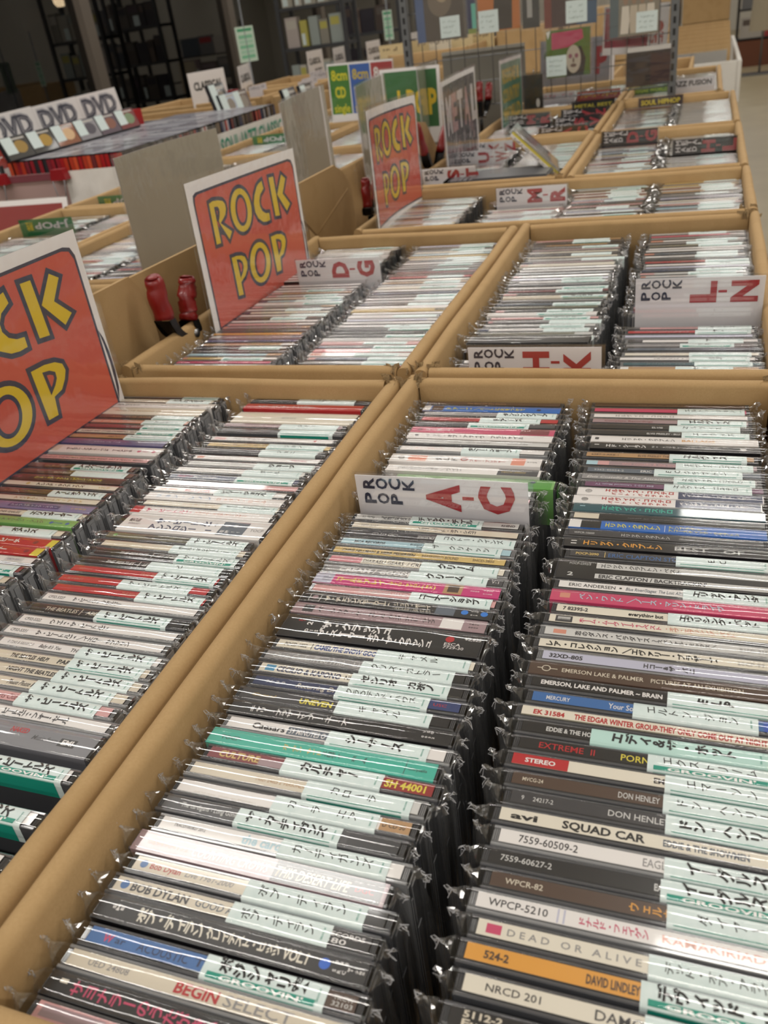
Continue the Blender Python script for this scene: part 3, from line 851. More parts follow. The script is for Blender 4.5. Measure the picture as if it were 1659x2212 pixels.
B = [
 J('black', ('b', 4, 16, 2.2, 'beige', '5112-2', 1.6), ('b', 4, 40, 2.2, 'beige', 'Europe: 256 309', -1.5), st=(54, 98, 'ザ', 1)),
 J('cream', ('h', 7, 24, 2.6, 'charcoal', 'NRCD 201'), ('h', 40, 62, 3.4, 'charcoal', 'DAMON P'), st=(54, 99, 'デ', 1, 1), cs='b'),
 J('orange', ('b', 6, 14, 2.8, 'brown', '524-2'), ('b', 38, 54, 3.2, 'brown', 'DAVID LINDLEY'), ('o', 56, .7, 'brown'), st=(54, 99, 'デヴィッド・リ', 1, 1)),
 J('cream', ('r', 3, 8, -2, 2, 'rose'), ('h', 10, 34, 2.6, 'grey', 'D E A D   O R'), ('h', 37, 52, 2.6, 'grey', 'A L I V E'), ('h', 55, 70, 2.4, 'grey', 'F A N'), st=(54, 98, 'デッド・オア・アライヴ', 0)),
 J('white', ('h', 4, 24, 3, 'charcoal', 'WPCP-5210'), ('r', 27, 27.6, -3, 3, 'lavender'), ('r', 29, 29.6, -3, 3, 'lavender'), ('v', 34, 56, 3.8, 'rose', 'ドナルド・フェイゲン'), ('h', 60, 90, 3, 'salmon', 'KAMAKIRIAD'), cs='c'),
 J('brown', ('h', 5, 18, 2.4, 'beige', 'WPCR-82'), ('v', 46, 64, 3.6, 'orange', 'ウェルカム'), st=(58, 100, 'ダイアー', 2)),
 J('black', ('h', 4, 22, 2.6, 'pale', '7559-60627-2'), ('b', 56, 80, 2.8, 'pale', 'EAGLES • DESPERADO'), st=(58, 100, 'イーグルス', 1, 1)),
 J('white', ('h', 7, 28, 3.4, 'charcoal', '7559-60509-2'), ('h', 50, 72, 3.6, 'grey', 'EAGLES/HOTEL'), st=(57, 99, 'イーグルス', 2, 1), cs='c'),
 J('cream', ('b', 4, 14, 3, 'black', 'avi'), ('b', 23, 52, 3.6, 'black', 'SQUAD CAR'), ('b', 58, 86, 3, 'slate', 'EDDIE & THE SHOWMEN')),
 J('charcoal', ('h', 4, 16, 2.2, 'pale', '9     24217-2'), ('h', 36, 66, 3, 'pale', 'DON HENLEY  THE'), st=(56, 99, 'ドン・ヘンリー', 2, 1)),
 J('brown', ('h', 4, 12, 2, 'beige', 'MVCG-24'), ('h', 40, 66, 3, 'pale', 'DON HENLEY  THE END'), st=(56, 99, 'ドン・ヘンリー', 2)),
 J('cream', ('r', 0, 22, -3.3, 3.3, 'red'), ('b', 5, 17, 2.4, 'white', 'STEREO'), ('b', 54, 80, 2.8, 'charcoal', 'EMERSON, LAKE &'), st=(58, 100, 'エマーソン', 2)),
 J('black', ('h', 8, 30, 3.4, 'red', 'EXTREME  II'), ('h', 40, 60, 3.6, 'yellow', 'PORNOGR'), st=(50, 96, 'エクストリーム', 1)),
 J('black', ('b', 10, 32, 2.6, 'pale', 'EDDIE & THE HOT R'), st=(28, 94, 'エディ＆ザ・ホット', 9, 1)),
 J('cream', ('b', 5, 18, 2.8, 'red', 'EK 31584'), ('b', 22, 96, 3.2, 'red', 'THE EDGAR WINTER GROUP-THEY ONLY COME OUT AT NIGHT'), ('r', 0, 100, -3.3, -2.7, 'olive')),
 J('blue', ('h', 6, 16, 2.6, 'white', 'MERCURY'), ('h', 32, 45, 3.4, 'white', 'Your Song'), ('o', 47.4, .8, 'white'), ('r', 92, 100, -3.3, 3.3, '#3554b0'), st=(42, 90, 'エルトン・ジョン', 0)),
 J('black', ('b', 4, 55, 2.8, 'white', 'EMERSON, LAKE AND PALMER ~ BRAIN'), st=(57, 99, 'ELP', 2, 1)),
 J('brown', ('o', 6, 2.4, 'beige'), ('o', 6, 1.9, 'brown'), ('r', 2, 11, -.2, .3, 'beige'), ('h', 13, 48, 2.8, 'beige', 'EMERSON LAKE & PALMER'), ('h', 51, 88, 2.8, 'beige', 'PICTURES AT AN EXHIBITION'), k='o'),
 J('lavender', ('b', 3, 18, 2.8, 'charcoal', '32XD-805'), ('w', 44, 66, 3.4, 'charcoal', 'エコー&ザ・バニ'), cs='c'),
 J('cream', ('w', 3, 36, 4, 'black', 'レア・コレクション'), ('w', 38, 78, 4, 'black', '／エヴァリー・ブラザーズ'), ('h', 86, 97, 2.4, 'grey', '20CP-99')),
 J('pale', ('r', 4, 10, -1.8, 1.8, 'salmon'), ('v', 14, 48, 3.4, 'charcoal', '恋のダンス・パラダイス'), ('v', 49, 76, 3, 'charcoal', '～スペシャル・ミックス／'), ('h', 86, 99, 2.6, 'grey', 'B15D-3150'), cs='c'),
 J('cream', ('r', 3, 11, -2.8, 2.8, 'charcoal'), ('r', 4, 10, -1.2, 1.8, 'pale'), ('v', 14, 52, 3.6, 'rose', 'ホーム・ムーヴィーズ～ベスト'), ('v', 53, 84, 3.4, 'salmon', '・オヴ・エヴリシング・バット')),
 J('cream', ('b', 3, 15, 2.8, 'charcoal', '7 82395-2'), ('b', 34, 50, 2.8, 'black', 'everything but'), st=(52, 98, 'エヴリシング・バット', 0, 1)),
 J('rose', ('r', 3, 8, -2.4, 2.4, 'salmon'), ('v', 12, 34, 4.6, 'sky', 'ベン・ワット'), ('v', 36, 80, 4.6, 'sky', '／ノース・マリン・ドライヴ'), k='o'),
 J('white', ('h', 5, 28, 2.8, 'charcoal', 'ERIC ANDERSEN'), ('o', 30.5, .8, 'charcoal'), ('i', 33, 62, 2.8, 'slate', 'Blue River/Stages: The Lost Album'), st=(60, 100, 'エリック・アンダ', 0, 1)),
 J('black', ('r', 18, 101, -8.6, -3.6, 'pale'), ('b', 20, 72, 3.2, 'charcoal', "ERIC CLAPTON / BACKTRACKIN'", -6.1), ('r', 18, 101, 2.2, 8.4, 'pale'), ('v', 20, 60, 4, 'charcoal', 'エリック・クラプトン・ベスト', 5.3), ('h', 4, 15, 2.2, 'pale', 'POCP-2392/3', 6), ('b', 4, 7, 3.4, 'pale', '2', -5.6), k='f'),
 J('charcoal', ('b', 3, 15, 2.4, 'gold', 'POCP-2090'), ('r', 18, 18.4, -3, 3, 'gold'), ('h', 20, 60, 4, 'blue', 'ERIC CLAPTON STORY'), st=(54, 99, 'EC', 2)),
 J('black', ('r', 2, 5, 1, 2, 'white'), ('r', 2, 5, -2, -1, 'white'), ('w', 8, 50, 4.8, 'orange', 'エリック・クラプトン'), ('h', 56, 90, 4, 'pale', 'BEST   OF'), k='o'),
 J('charcoal', ('h', 3, 14, 2, 'pale', 'WPCR-10600'), ('v', 28, 54, 3.2, 'pale', 'エリック・クラプトン'), ('v', 58, 70, 3, 'grey', 'BEST')),
 J('#2a66b8', ('r', -1.6, 5, -5, 5, 'white'), ('r', 5, 16, -5, 5, 'black'), ('w', 18, 48, 4.8, 'yellow', 'エリック・クラプトン'), ('r', 50, 50.3, -4, 4, 'white'), ('v', 52, 72, 3, 'yellow', 'アンプラグド～', 1.8), ('v', 52, 88, 3, 'yellow', 'アコースティック・クラプトン', -2), k='o'),
 J('beige', ('r', 14, 101, -3.3, 3.3, 'black'), ('s', 30, 60, 1.6, 'grey', '')),
 J('bluegreen', ('r', 2, 5, 1, 2, 'sky'), ('w', 14, 54, 5, 'teal', 'エルヴィス・コステロ'), ('w', 58, 82, 4, 'olive', 'スパイク'), k='o'),
 J('white', ('o', 5, 2.4, 'grey'), ('o', 5, 2, 'white'), ('w', 14, 54, 3.6, 'red', 'エルヴィス・コステロ', 2), ('w', 18, 52, 2.8, 'red', 'バート・バカラック', -2.6), ('r', 56, 101, -5.2, 5.2, 'navy'), ('w', 58, 98, 3, 'white', 'ペインテッド・フロム・メモリー'), k='o'),
 J('white', ('o', 5, 2.4, 'grey'), ('o', 5, 2, 'white'), ('w', 14, 54, 3.6, 'red', 'エルヴィス・コステロ', 2), ('w', 18, 52, 2.8, 'red', 'バート・バカラック', -2.6), ('r', 56, 101, -5.2, 5.2, 'navy'), ('w', 58, 98, 3, 'white', 'ペインテッド・フロム・メモリー'), k='o'),
 J('purple', ('u', 6, 40, 2.2, 'lavender', '848 103-2  Universal Music TV'), st=(46, 94, 'エルヴィス コステロ', 0)),
 J('grey', ('i', 3, 54, 2.6, 'white', 'Elvis Costello & The Attractions'), st=(54, 99, 'エルヴィス・コステロ', 2), cs='c'),
 J('slate', ('h', 4, 22, 2.4, 'pale', '9362-45024-2'), ('h', 32, 42, 3, 'white', 'ERIC C'), st=(40, 90, 'ECクラプトン', 2)),
 J('mauve', ('r', 0, 7, -3.3, 3.3, 'sky'), ('r', 7, 14, -3.3, 3.3, 'pink'), ('h', 22, 56, 2.6, 'pink', 'elvis costello & the impo'), st=(54, 98, 'エルヴィス・コステロ', 0)),
 J('tan', ('h', 3, 20, 2.2, 'brown', '6387-2-RRE-1'), ('h', 32, 51, 3, 'brown', 'ELVIS PRESLEY THE'), st=(51, 96, 'エルヴィス', 2, 1)),
 J('black', ('r', 1, 4, .8, 2, 'white'), ('w', 8, 34, 4.4, 'white', 'エド・シーラン'), ('v', 37, 80, 3, 'pale', 'No.6コラボレーションズ・プロジェクト'), ('o', 92, 2.2, 'white'), k='o'),
 J('white', ('r', 1, 3.5, -2, 2, 'charcoal'), ('v', 18, 52, 3.6, 'charcoal', 'エリック・クラプトン'), ('h', 56, 76, 3, 'orange', 'BALLADS'), k='o'),
 J('black', ('b', 36, 57, 2.4, 'pale', 'ELVIS PRESLEY - BLU'), st=(58, 99, 'エルヴィス', 2)),
 J('black', ('b', 40, 47, 2.4, 'pale', 'ELVIS'), st=(51, 95, 'エルヴィス', 0)),
 J('mauve', ('h', 8, 40, 2.4, 'maroon', 'Complete Recordings'), st=(56, 99, 'エルヴィス', 2, 1)),
 J('white', ('v', 14, 54, 3.6, 'grey', 'エルヴィス・コステロ'), cs='c'),
 J('rose', st=(56, 99, 'エルトン・ジョン', 0)),
 J('brown', ('s', 30, 60, 1.6, 'tan', '')),
]
WORD['#2a66b8'] = 'bright blue'
BY = [147.1, 159.9, 171.4, 182.9, 194.9, 205.5, 213.5, 226.9, 236.5, 247.2, 258, 268.5, 280.1, 289, 300.2, 310.7, 319.9, 332, 342, 351.9, 362.4, 375.2, 385.3, 396.9, 408.5, 418, 442.4, 454, 466.2, 478.6, 490, 498.1, 507.1, 520.4, 528.6, 541.9, 553, 564.3,
      577.2, 591, 604.9, 614.9, 627.4, 639.2, 648.1, 658.5, 667.7]
BX = [1, 4, 1, 4, 0, 5, 1, 4, 1, 5, 3, 0, 2, 1, -2, 3, 0, -2, 3, -2, 0, 1, 5, 0, 2, 0, 5, 0, -1, 0, 0, 0, -2, 0, 3, -2, 2, -1, -3, 1, 0, -4, -6, -6, -6, -7, -8]
row_of(B, [y / 1000 for y in BY], -.0075, "right of the A-C card's row", "CDs right of the A-C card's row", .118, .672, [x / 1000 * .7 for x in BX])
bt = 'ザ・ビートルズ'
Cc = [
 J('grey', st=(48, 98, bt, 0, 1)), J('white', st=(46, 96, bt, 1, 1)),
 J('white', ('h', 50, 58, 3, 'charcoal', 'S'), st=(46, 96, bt, 1, 1)),
 J('white', st=(48, 98, bt, 1, 1)),
 J('#77777d', ('b', 54, 64, 3, 'red', 'NAKED', 3), ('i', 68, 82, 2.8, 'charcoal', 'Music from'), ('r', 83, 92, -3, 2.4, 'black'), ('b', 84.5, 90.5, 3, 'white', 'EMI'), k='f', T=.0165),
 J('white', ('w', 40, 78, 4.6, 'charcoal', 'ビートルズ・フォー・セール'), cs='c'),
 J('pink', ('h', 20, 46, 3.8, 'maroon', 'Lonely Hearts Club'), st=(46, 93, bt, 0, 1), cs='c'),
 J('beige', ('i', 30, 48, 3.6, 'black', 'Please Please Me'), st=(46, 93, bt, 0, 1), cs='c'),
 J('beige', ('b', 20, 50, 3, 'black', 'NIGHT THE BEATLES'), st=(50, 95, bt, 0, 1), cs='c'),
 J('beige', ('b', 16, 40, 3, 'black', 'THE BEATLES  HELP!'), ('b', 46, 54, 3, 'black', 'PAR'), st=(53, 97, bt, 2, 1), cs='c'),
 J('white', ('h', 5, 22, 2.2, 'grey', '0 7243 8 58349 2 0'), ('i', 26, 40, 2.8, 'charcoal', "Baby It's You"), ('h', 46, 52, 2.8, 'charcoal', 'THE'), st=(51, 97, bt, 0, 1), cs='c'),
 J('white', ('h', 3, 14, 2.4, 'charcoal', 'CP32-5331'), ('v', 20, 46, 4, 'charcoal', 'ザ・ビートルズ'), ('v', 48, 80, 4, 'charcoal', '／イエロー・サブマリン'), cs='c'),
 J('white', ('h', 3, 14, 2.4, 'charcoal', 'CP32-5322'), ('v', 20, 58, 4.2, 'charcoal', 'ウィズ・ザ・ビートルズ'), cs='c'),
 J('black', ('h', 10, 32, 3.2, 'beige', 'THE BEATLES'), ('r', 34, 34.4, -3, 3, 'beige'), ('h', 38, 50, 3.2, 'beige', 'ABBEY'), st=(45, 91, bt, 2, 1)),
 J('white', ('h', 3, 14, 2.4, 'charcoal', 'CP32-5327'), ('v', 20, 52, 3.6, 'charcoal', 'ザ・ビートルズ／リボルバー'), cs='c'),
 J('red', ('h', 46, 60, 3, 'salmon', 'THE BEATLES'), st=(57, 99, bt, 0, 1)),
 J('red', ('h', 5, 16, 2, 'salmon', '382 8 3536 2 2'), st=(42, 89, bt, 0)),
 J('red', ('h', 5, 14, 2, 'salmon', 'TOCP-51119'), ('h', 48, 62, 3, 'salmon', 'THE BEA'), st=(59, 99, bt, 2, 1)),
 J('black', ('i', 18, 38, 3, 'white', 'THE BEATLES'), ('r', 41, 41.5, -3, 3, 'white'), ('i', 44, 52, 3, 'white', 'LET IT'), st=(48, 97, 'ビ', 0)),
 J('black', ('i', 18, 38, 3, 'white', 'THE BEATLES'), ('r', 41, 41.5, -3, 3, 'white'), ('i', 44, 58, 3, 'white', 'LET IT BE'), st=(58, 99, bt, 1)),
 J('beige', st=(50, 96, 'ポール・マッカートニー', 0)),
 J('olive', ('o', 6, 1.6, 'green'), ('b', 28, 46, 2.4, 'black', 'THE BEATLES'), ('b', 49, 60, 2.4, 'black', 'LET IT BE'), st=(60, 100, bt, 0, 1)),
 J('white', ('b', 2, 10, 3.6, 'charcoal', 'BEATLES', 3), ('h', 3, 12, 2, 'grey', 'ANTHOLOGY 1', -2), ('w', 22, 66, 6, 'navy', bt, 4), ('w', 20, 66, 6, 'navy', 'アンソロジー 1', -4.2), ('r', 70, 88, -9, 9, 'slate'), ('v', 71, 82, 3, 'white', '新曲', 4), ('v', 71, 86, 3, 'white', '収録!!', -4), ('h', 91, 100, 3, 'grey', 'TOCP'), k='f', T=.0235),
 J('white', ('r', -1.6, 6, -5, 5, 'red'), ('w', 9, 44, 4.2, 'rose', bt), ('v', 46, 84, 3.6, 'salmon', 'マジカル・ミステリー・ツアー'), k='o'),
 J('cream', ('h', 30, 56, 2.4, 'tan', 'PAUL McCARTNEY'), st=(58, 99, 'ポール・マッカートニー', 0)),
 J('white', ('w', 5, 50, 4.4, '#7d96b4', 'ジョン・レノン'), ('v', 52, 90, 3.8, 'salmon', 'ロックン・ロール'), k='o'),
 J('white', ('b', 3, 18, 2.4, 'salmon', 'CCK 40896'), ('b', 24, 44, 3, 'red', 'BILLY JOEL'), st=(48, 92, 'ビリー・ジョエル', 0, 1)),
 J('pink', ('b', 20, 42, 3, 'red', 'BILLY JOEL'), ('h', 4, 14, 2, 'salmon', '25DP 5200')),
 J('navy', ('i', 6, 18, 3, 'rose', 'THE BEST OF'), ('i', 19, 38, 3, 'white', 'McCARTNEY'), st=(53, 97, '', 1)),
 J('pale', cs='c', st=(54, 99, 'ジョージ', 0, 1)),
 J('white', ('r', 2, 8, -2, 2, 'salmon'), ('h', 78, 90, 2.2, 'rose', 'TOCP-6511')),
 J('charcoal', st=(52, 97, 'ジョニ', 0)),
 J('gold', ('h', 8, 50, 2.4, 'brown', 'JOHN MAYALL BLUES'), st=(50, 96, 'ジョン', 2)),
 J('white', ('r', 2, 12, -2.4, 2.4, 'pink'), ('w', 18, 50, 3.6, 'charcoal', 'フー・アー・ユー'), ('o', 86, 1.6, 'red')),
 J('charcoal', ('s', 8, 40, 1.8, 'grey', ''), st=(50, 95, '', 2)),
 J('mauve', ('s', 8, 40, 1.8, 'pale', ''), st=(49, 97, 'ジョー', 0)),
 J('cream', ('h', 40, 52, 2, 'grey', 'ESCA 6512'), k='f', T=.0225),
 J('red', ('w', 10, 60, 4, 'white', 'ジョン・スペンサー・アンソロジー'), k='o', T=.0112),
 J('black', ('s', 8, 40, 1.8, 'grey', ''), st=(40, 90, 'シルヴィア', 0)),
]
WORD['#77777d'] = 'steel grey'
CY = [148, 160, 184.1, 211, 226, 244.1, 255.9, 265.6, 275.4, 284.5, 297.5, 307.6, 319.7, 331.3, 344.1, 353.6, 364.9, 376.8, 387.4, 399.4, 409, 420.8, 432, 457.8, 466.3, 476, 490.7, 500.4, 510.5, 523, 535.1, 545.2, 558.4, 569.8, 581, 597.7, 609.3, 618, 648, 664.6]
Cc.insert(29, J('white', ('s', 10, 50, 1.8, 'grey', ''), st=(54, 98, 'ポール', 0)))
row_of(Cc, [y / 1000 for y in CY], -.3415, 'second row from nearest red sign', 'CDs in the second row from the nearest red sign', .12, .668, pale=True)
D = [
 J('brown', st=(50, 96, 'エイジア', 2)), J('charcoal', st=(48, 95, 'エア', 0)), J('white', st=(46, 94, 'エコー', 2)), J('black', st=(50, 98, 'エイス', 1)),
 J('white', st=(50, 96, 'オーケイ', 1)),
 J('beige', st=(50, 95, 'オリジナル', 2)),
 J('maroon', st=(52, 97, 'オジー', 1)),
 J('white', ('r', 78, 92, -2.6, 2.6, 'pale'), ('h', 80, 90, 1.8, 'plum', 'UICY-3311')),
 J('red', ('w', 30, 74, 5, 'white', 'オール・アバウト・ユー'), ('o', 90, 2.2, 'maroon'), ('r', 95, 101.6, -5, 5, 'yellow'), k='o'),
 J('red', ('w', 30, 74, 5, 'white', 'オールド・ビーチ'), ('o', 86, 2.2, 'maroon'), ('r', 96, 101.6, -5, 5, 'yellow'), k='o', T=.012),
 J('cream', st=(48, 94, 'オアシス', 0, 1)),
 J('green', ('v', 40, 76, 3.6, 'olive', 'アメリカン・ソング'), ('o', 82, 1.8, 'blue'), ('h', 84, 91, 1.8, 'blue', 'POCM'), ('o', 95, 1.8, 'blue'), k='o'),
 J('cream', ('h', 26, 46, 2.8, 'charcoal', 'OTHER FEARLESS'), st=(50, 96, 'エリスターター', 0, 1)),
 J('#7f79a0', ('r', 30, 74, -2.6, 2.6, 'plum'), ('v', 32, 72, 3, 'lavender', 'アトランティック・スター'), ('h', 84, 96, 1.8, 'gold', '1992'), k='o'),
 J('cream', ('v', 28, 64, 3.6, 'tan', 'アメスポルト／アート'), ('v', 64, 88, 3.4, 'gold', 'スーサイド')),
 J('brown', ('h', 10, 40, 2.4, 'tan', 'An Evening With Session'), st=(52, 98, 'アートオブノイズ', 0, 1)),
 J('cream', ('o', 22, 2, 'gold'), ('w', 30, 72, 4, 'brown', 'アシッド・タクティクス'), ('h', 84, 94, 2.4, 'gold', 'VICP')),
 J('#3a2c26', ('h', 4, 12, 2, 'rose', 'WPCP-3629'), ('v', 24, 84, 3.2, 'yellow', 'ロード・オブ・サウンド・グリーン・アメリカ'), k='o'),
 J('brown', ('h', 30, 46, 2.4, 'beige', 'ANITA BAKER'), st=(48, 95, '', 0)),
 J('brown', ('h', 20, 44, 2.6, 'tan', 'Dr. Buzz Great'), st=(46, 96, 'アルバートキング', 1, 1)),
 J('pink', ('h', 3, 96, 2.4, 'brown', 'KELSO LP  THE ALLMAN BROTHERS BAND  EAT A PEACH  MERRY')),
 J('white', ('r', -1, 8, -5, 5, 'beige'), ('w', 14, 76, 4, 'black', 'オールマン・ブラザーズ・バンド イートアピーチ'), ('o', 82, 2, 'rose'), ('h', 85, 90, 2, 'rose', 'POCP'), ('o', 95, 2, 'rose'), k='o', T=.0152),
 J('plum', ('h', 36, 60, 1.8, 'lavender', 'L O V E   I N   T H E'), k='o'),
 J('tan', ('h', 38, 58, 2.6, 'brown', 'AMBITIOUS LOV'), st=(55, 99, 'アンビシャスラヴァーズ', 2)),
 J('cream', ('b', 8, 70, 2.4, 'charcoal', 'SCARLET AND OTHER STORIES/ALL ABOUT EVE'), st=(62, 100, '', 1)),
 J('maroon', ('h', 44, 62, 2.4, 'pale', 'ALL ABOUT EVE'), st=(60, 99, '', 1)),
 J('salmon', ('h', 8, 60, 2.4, 'cream', 'BEST OF ALL OF AMERICA'), st=(58, 98, 'アレサ', 2)),
 J('#4a3530', ('h', 20, 60, 2.4, 'tan', 'Asia  THE ASIA'), st=(62, 100, '', 2)),
 J('cream', ('h', 16, 80, 2.4, 'tan', 'FROM THE REGIONS OF SCIENCE'), k='f', T=.016),
 J('white', ('v', 6, 88, 3.6, 'charcoal', 'エアロスミス・グレイテスト・ヒッツ・ライヴ'), k='o'),
 J('beige', ('h', 6, 40, 2.2, 'grey', 'AEROSMITH'), st=(56, 98, 'エアロスミス', 0, 1)),
 J('grey', st=(64, 99, 'アバ', 2)),
]
WORD.update({'#7f79a0': 'greyish lilac', '#3a2c26': 'dark brown', '#4a3530': 'dark brown'})
DY = [300, 311, 322, 333, 344, 355, 369.4, 379.4, 387.6, 399.4, 415.3, 428.3, 439.2, 451.9, 459.5, 473, 485.6, 494.4, 508.1, 515.2, 533.5, 546, 564.4, 578.1, 592.8, 604, 615.8, 626.5, 636, 652, 662, 674]
row_of(D, [y / 1000 for y in DY], -.4985, 'beside nearest red sign', 'CDs in the row beside the nearest red sign', .27, .672, pale=True)

# ---- the rows behind: individual discs whose lettering is too blurred to read
def rand_spec(rnd, force=None, sticker=None):
    c = force or rnd.choices(['white', 'cream', 'pale', 'beige', 'grey', 'charcoal', 'black', 'slate', 'pink', 'mauve', 'red', 'brown', 'olive', 'navy', 'blue', 'maroon', 'lavender', 'rose', 'tan', 'sky', 'gold', 'teal'],
                             [20, 8, 12, 6, 8, 8, 10, 3, 5, 4, 3, 3, 2, 3, 2, 2, 3, 2, 2, 2, 1, 1])[0]
    dark = c in ('charcoal', 'black', 'slate', 'navy', 'maroon', 'brown', 'olive', 'blue', 'red', 'rose', 'grey', 'mauve')
    tx = []
    if rnd.random() < .75:
        a = rnd.uniform(4, 30)
        tx.append(('s', a, a + rnd.uniform(16, 44), rnd.uniform(1.6, 3.2), ('pale' if dark else rnd.choice(['charcoal', 'grey', 'salmon', 'slate'])), ''))
    if rnd.random() < .3:
        tx.append(('r', 0, rnd.uniform(4, 14), -3.3, 3.3, rnd.choice(['pink', 'navy', 'salmon', 'charcoal', 'white'])))
    if rnd.random() < .3:
        a = rnd.uniform(78, 92)
        tx.append(('r', a, 100, -3.3, 3.3, rnd.choice(['black', 'navy', 'white', 'tan', 'pale'])))
    st = None
    if (rnd.random() < .55) if sticker is None else sticker:
        a = rnd.uniform(40, 60)
        st = (a, a + rnd.uniform(40, 47), rnd.choice(['', 'ザ・', 'スト', 'クイーン', 'キンクス', 'リズ', 'レイ・']) , rnd.choice([0, 0, 2, 2, 1]), rnd.random() < .3)
    return J(c, *tx, st=st, k='o' if rnd.random() < .18 else 'j', cs='c' if not dark and rnd.random() < .7 else 'b')
def blurred_row(n, y0, y1, xc, where, group, seed, force=()):
    rnd = random.Random(seed)
    sp = [rand_spec(rnd, force[i] if i < len(force) else None) for i in range(n)]
    ys = [y0 + (y1 - y0) * (i + .5) / n + rnd.uniform(-.0012, .0012) - .0034 for i in range(n)]
    for i, f in enumerate(force):
        if f is None:
            sp[i] = rand_spec(rnd)
    row_of(sp, ys, xc, where, group, y0 + .005, y1 - .005, pale=xc < -.3)
# row of the H-K card
rnd = random.Random(77)
hk = [rand_spec(rnd), rand_spec(rnd), J('black', ('s', 30, 60, 1.6, 'charcoal', ''), k='f', T=.0125), J('black', ('s', 20, 70, 2, '#3b3b40', ''), k='f', T=.024)]
hk[3]['dz'] = .006
hk[2]['dz'] = .001
for f in ('blue', 'olive', 'white', 'pale', 'grey', 'pink', 'white', 'charcoal', 'olive', 'slate', 'grey', 'beige', 'charcoal', 'maroon', 'white', 'charcoal', 'white', 'lavender', 'white', 'charcoal', 'white', 'pale', 'cream', 'mauve', 'pale'):
    hk.append(rand_spec(rnd, f))
while len(hk) < 37:
    hk.append(rand_spec(rnd))
row_of(hk, [.752, .764] + [.790, .804] + [.832 + .0122 * i for i in range(len(hk) - 4)], -.1545, "in the H-K card's row", "CDs in the H-K card's row", .752, 1.243)
blurred_row(12, .722, .866, .0005, "before the L-N card", "CDs in front of the L-N card", 31, ['white', 'red', 'tan', 'bluegreen', 'white', 'cream', 'slate', 'grey', 'white', 'lavender', 'red', 'pink'])
blurred_row(28, .893, 1.243, .0005, "behind the L-N card", "CDs behind the L-N card", 32, ['grey', 'pale', 'grey', 'red', 'mauve', 'slate', 'grey', 'grey', 'slate', 'white', 'salmon', 'white', 'pale', 'navy', 'lavender', 'white'])
blurred_row(29, .726, 1.052, -.4850, "before the D-G card", "CDs in front of the D-G card", 33, ['mauve', 'cream', 'pale', 'rose', 'gold', 'sky', 'charcoal', 'charcoal', 'tan', 'plum', 'mauve', 'orange', 'charcoal', 'mauve', 'pink', 'white', 'brown', 'white', 'cream'])
blurred_row(30, .726, 1.062, -.3300, "right of the D-G card's row", "CDs right of the D-G card's row", 34, ['pink', 'pale', 'rose', 'grey', 'navy', 'white', 'red', 'charcoal', 'pink', 'pale', 'charcoal', 'black', 'charcoal', 'white', 'white', 'lavender', 'white', 'white', 'gold', 'white', 'brown', 'pale'])
# ---------------------------------------------------------------- all the discs too far off to tell apart: one object
FAR = MB()
rf = random.Random(99)
FARC = [spine_mat(c) for c in ('white', 'white', 'white', 'cream', 'pale', 'pale', 'beige', 'grey', 'grey', 'charcoal', 'black', 'slate', 'pink', 'mauve', 'red', 'brown', 'navy', 'maroon', 'lavender', 'tan', 'sky', 'gold')]
def far_cd(xc, yc, T=.0102, mats=None, dz=0):
    h = T / 2
    m = rf.choice(mats or FARC)
    z0, z = ZB + dz, ZB + HZ + dz
    x = xc + rf.uniform(-.004, .004)
    e = rf.uniform(-.0006, .0006)
    FAR.box(x - .0622, x + .0622, yc - h, yc + h, z0, z - .0003, TRAY)
    FAR.rect(-.059, .059, -.0038, .0038, lambda a, b_: (x + a, yc + b_, z), m)
    if rf.random() < .6:
        a = rf.uniform(-.008, .008)
        FAR.rect(a, a + .05, -h, h * .85, lambda p, q: (x + p, yc + q, z + .0003), MINT)
        if rf.random() < .4:
            FAR.rect(a + .003, a + .047, -h, -h + .0025, lambda p, q: (x + p, yc + q, z + .0005), TEAL)
    elif rf.random() < .6:
        a = rf.uniform(-.05, -.02)
        scribble(FAR, a, a + rf.uniform(.02, .05), 0, .0028, lambda p, q: (x + p, yc + q, z + .0003), rf.choice([INK, spine_mat('grey'), spine_mat('salmon')]), rf)
    xs = [-.072 + rf.uniform(-.003, .003), -.067, -.0632, -.03, 0.0, .03, .0632, .067, .071 + rf.uniform(-.003, .003)]
    rows = []
    for X in xs:
        t = max(0, (abs(X) - .0632) / .008)
        k = 1 - min(.9, t)
        row = []
        for y, zz in ((-h - .0002, -.03), (-h - .0002, -.001), (-h * .8, .0005), (-h * .4, .0012), (h * .4, .0012), (h * .8, .0005), (h + .0002, -.001), (h + .0002, -.03)):
            row.append((x + X, yc + y * k + rf.uniform(-1, 1) * (.0002 + .0012 * t), z + zz + rf.uniform(-1, 1) * (.00025 + .002 * t) + .002 * t))
        rows.append(row)
    FAR.grid(rows[:3], EAR, False)
    FAR.grid(rows[2:7], FILM, True)
    FAR.grid(rows[6:], EAR, False)
def far_row(xc, y0, y1, pitch=.0110, mats=None, dz=0, skip=()):
    y = y0 + .006
    while y < y1 - .005:
        if not any(a < y < b_ for a, b_ in skip):
            far_cd(xc, y, mats=mats, dz=dz)
        y += pitch * rf.uniform(.96, 1.12)
WH = [spine_mat(c) for c in ('white', 'white', 'white', 'pale', 'cream', 'pale')]
far_row(-.4900, 1.066, 1.240, mats=WH)
far_row(-.3300, 1.064, 1.240)
for xc in (-.4370, -.2690, -.1430, .0000):
    far_row(xc, 1.294, 1.455 if xc == -.269 else 1.580)
far_row(-.269, 1.478, 1.52)
far_row(-.1475, 1.63, 2.070, skip=((2.004, 2.024),))
far_row(.0000, 1.63, 2.070, mats=WH, skip=((1.828, 1.848),))
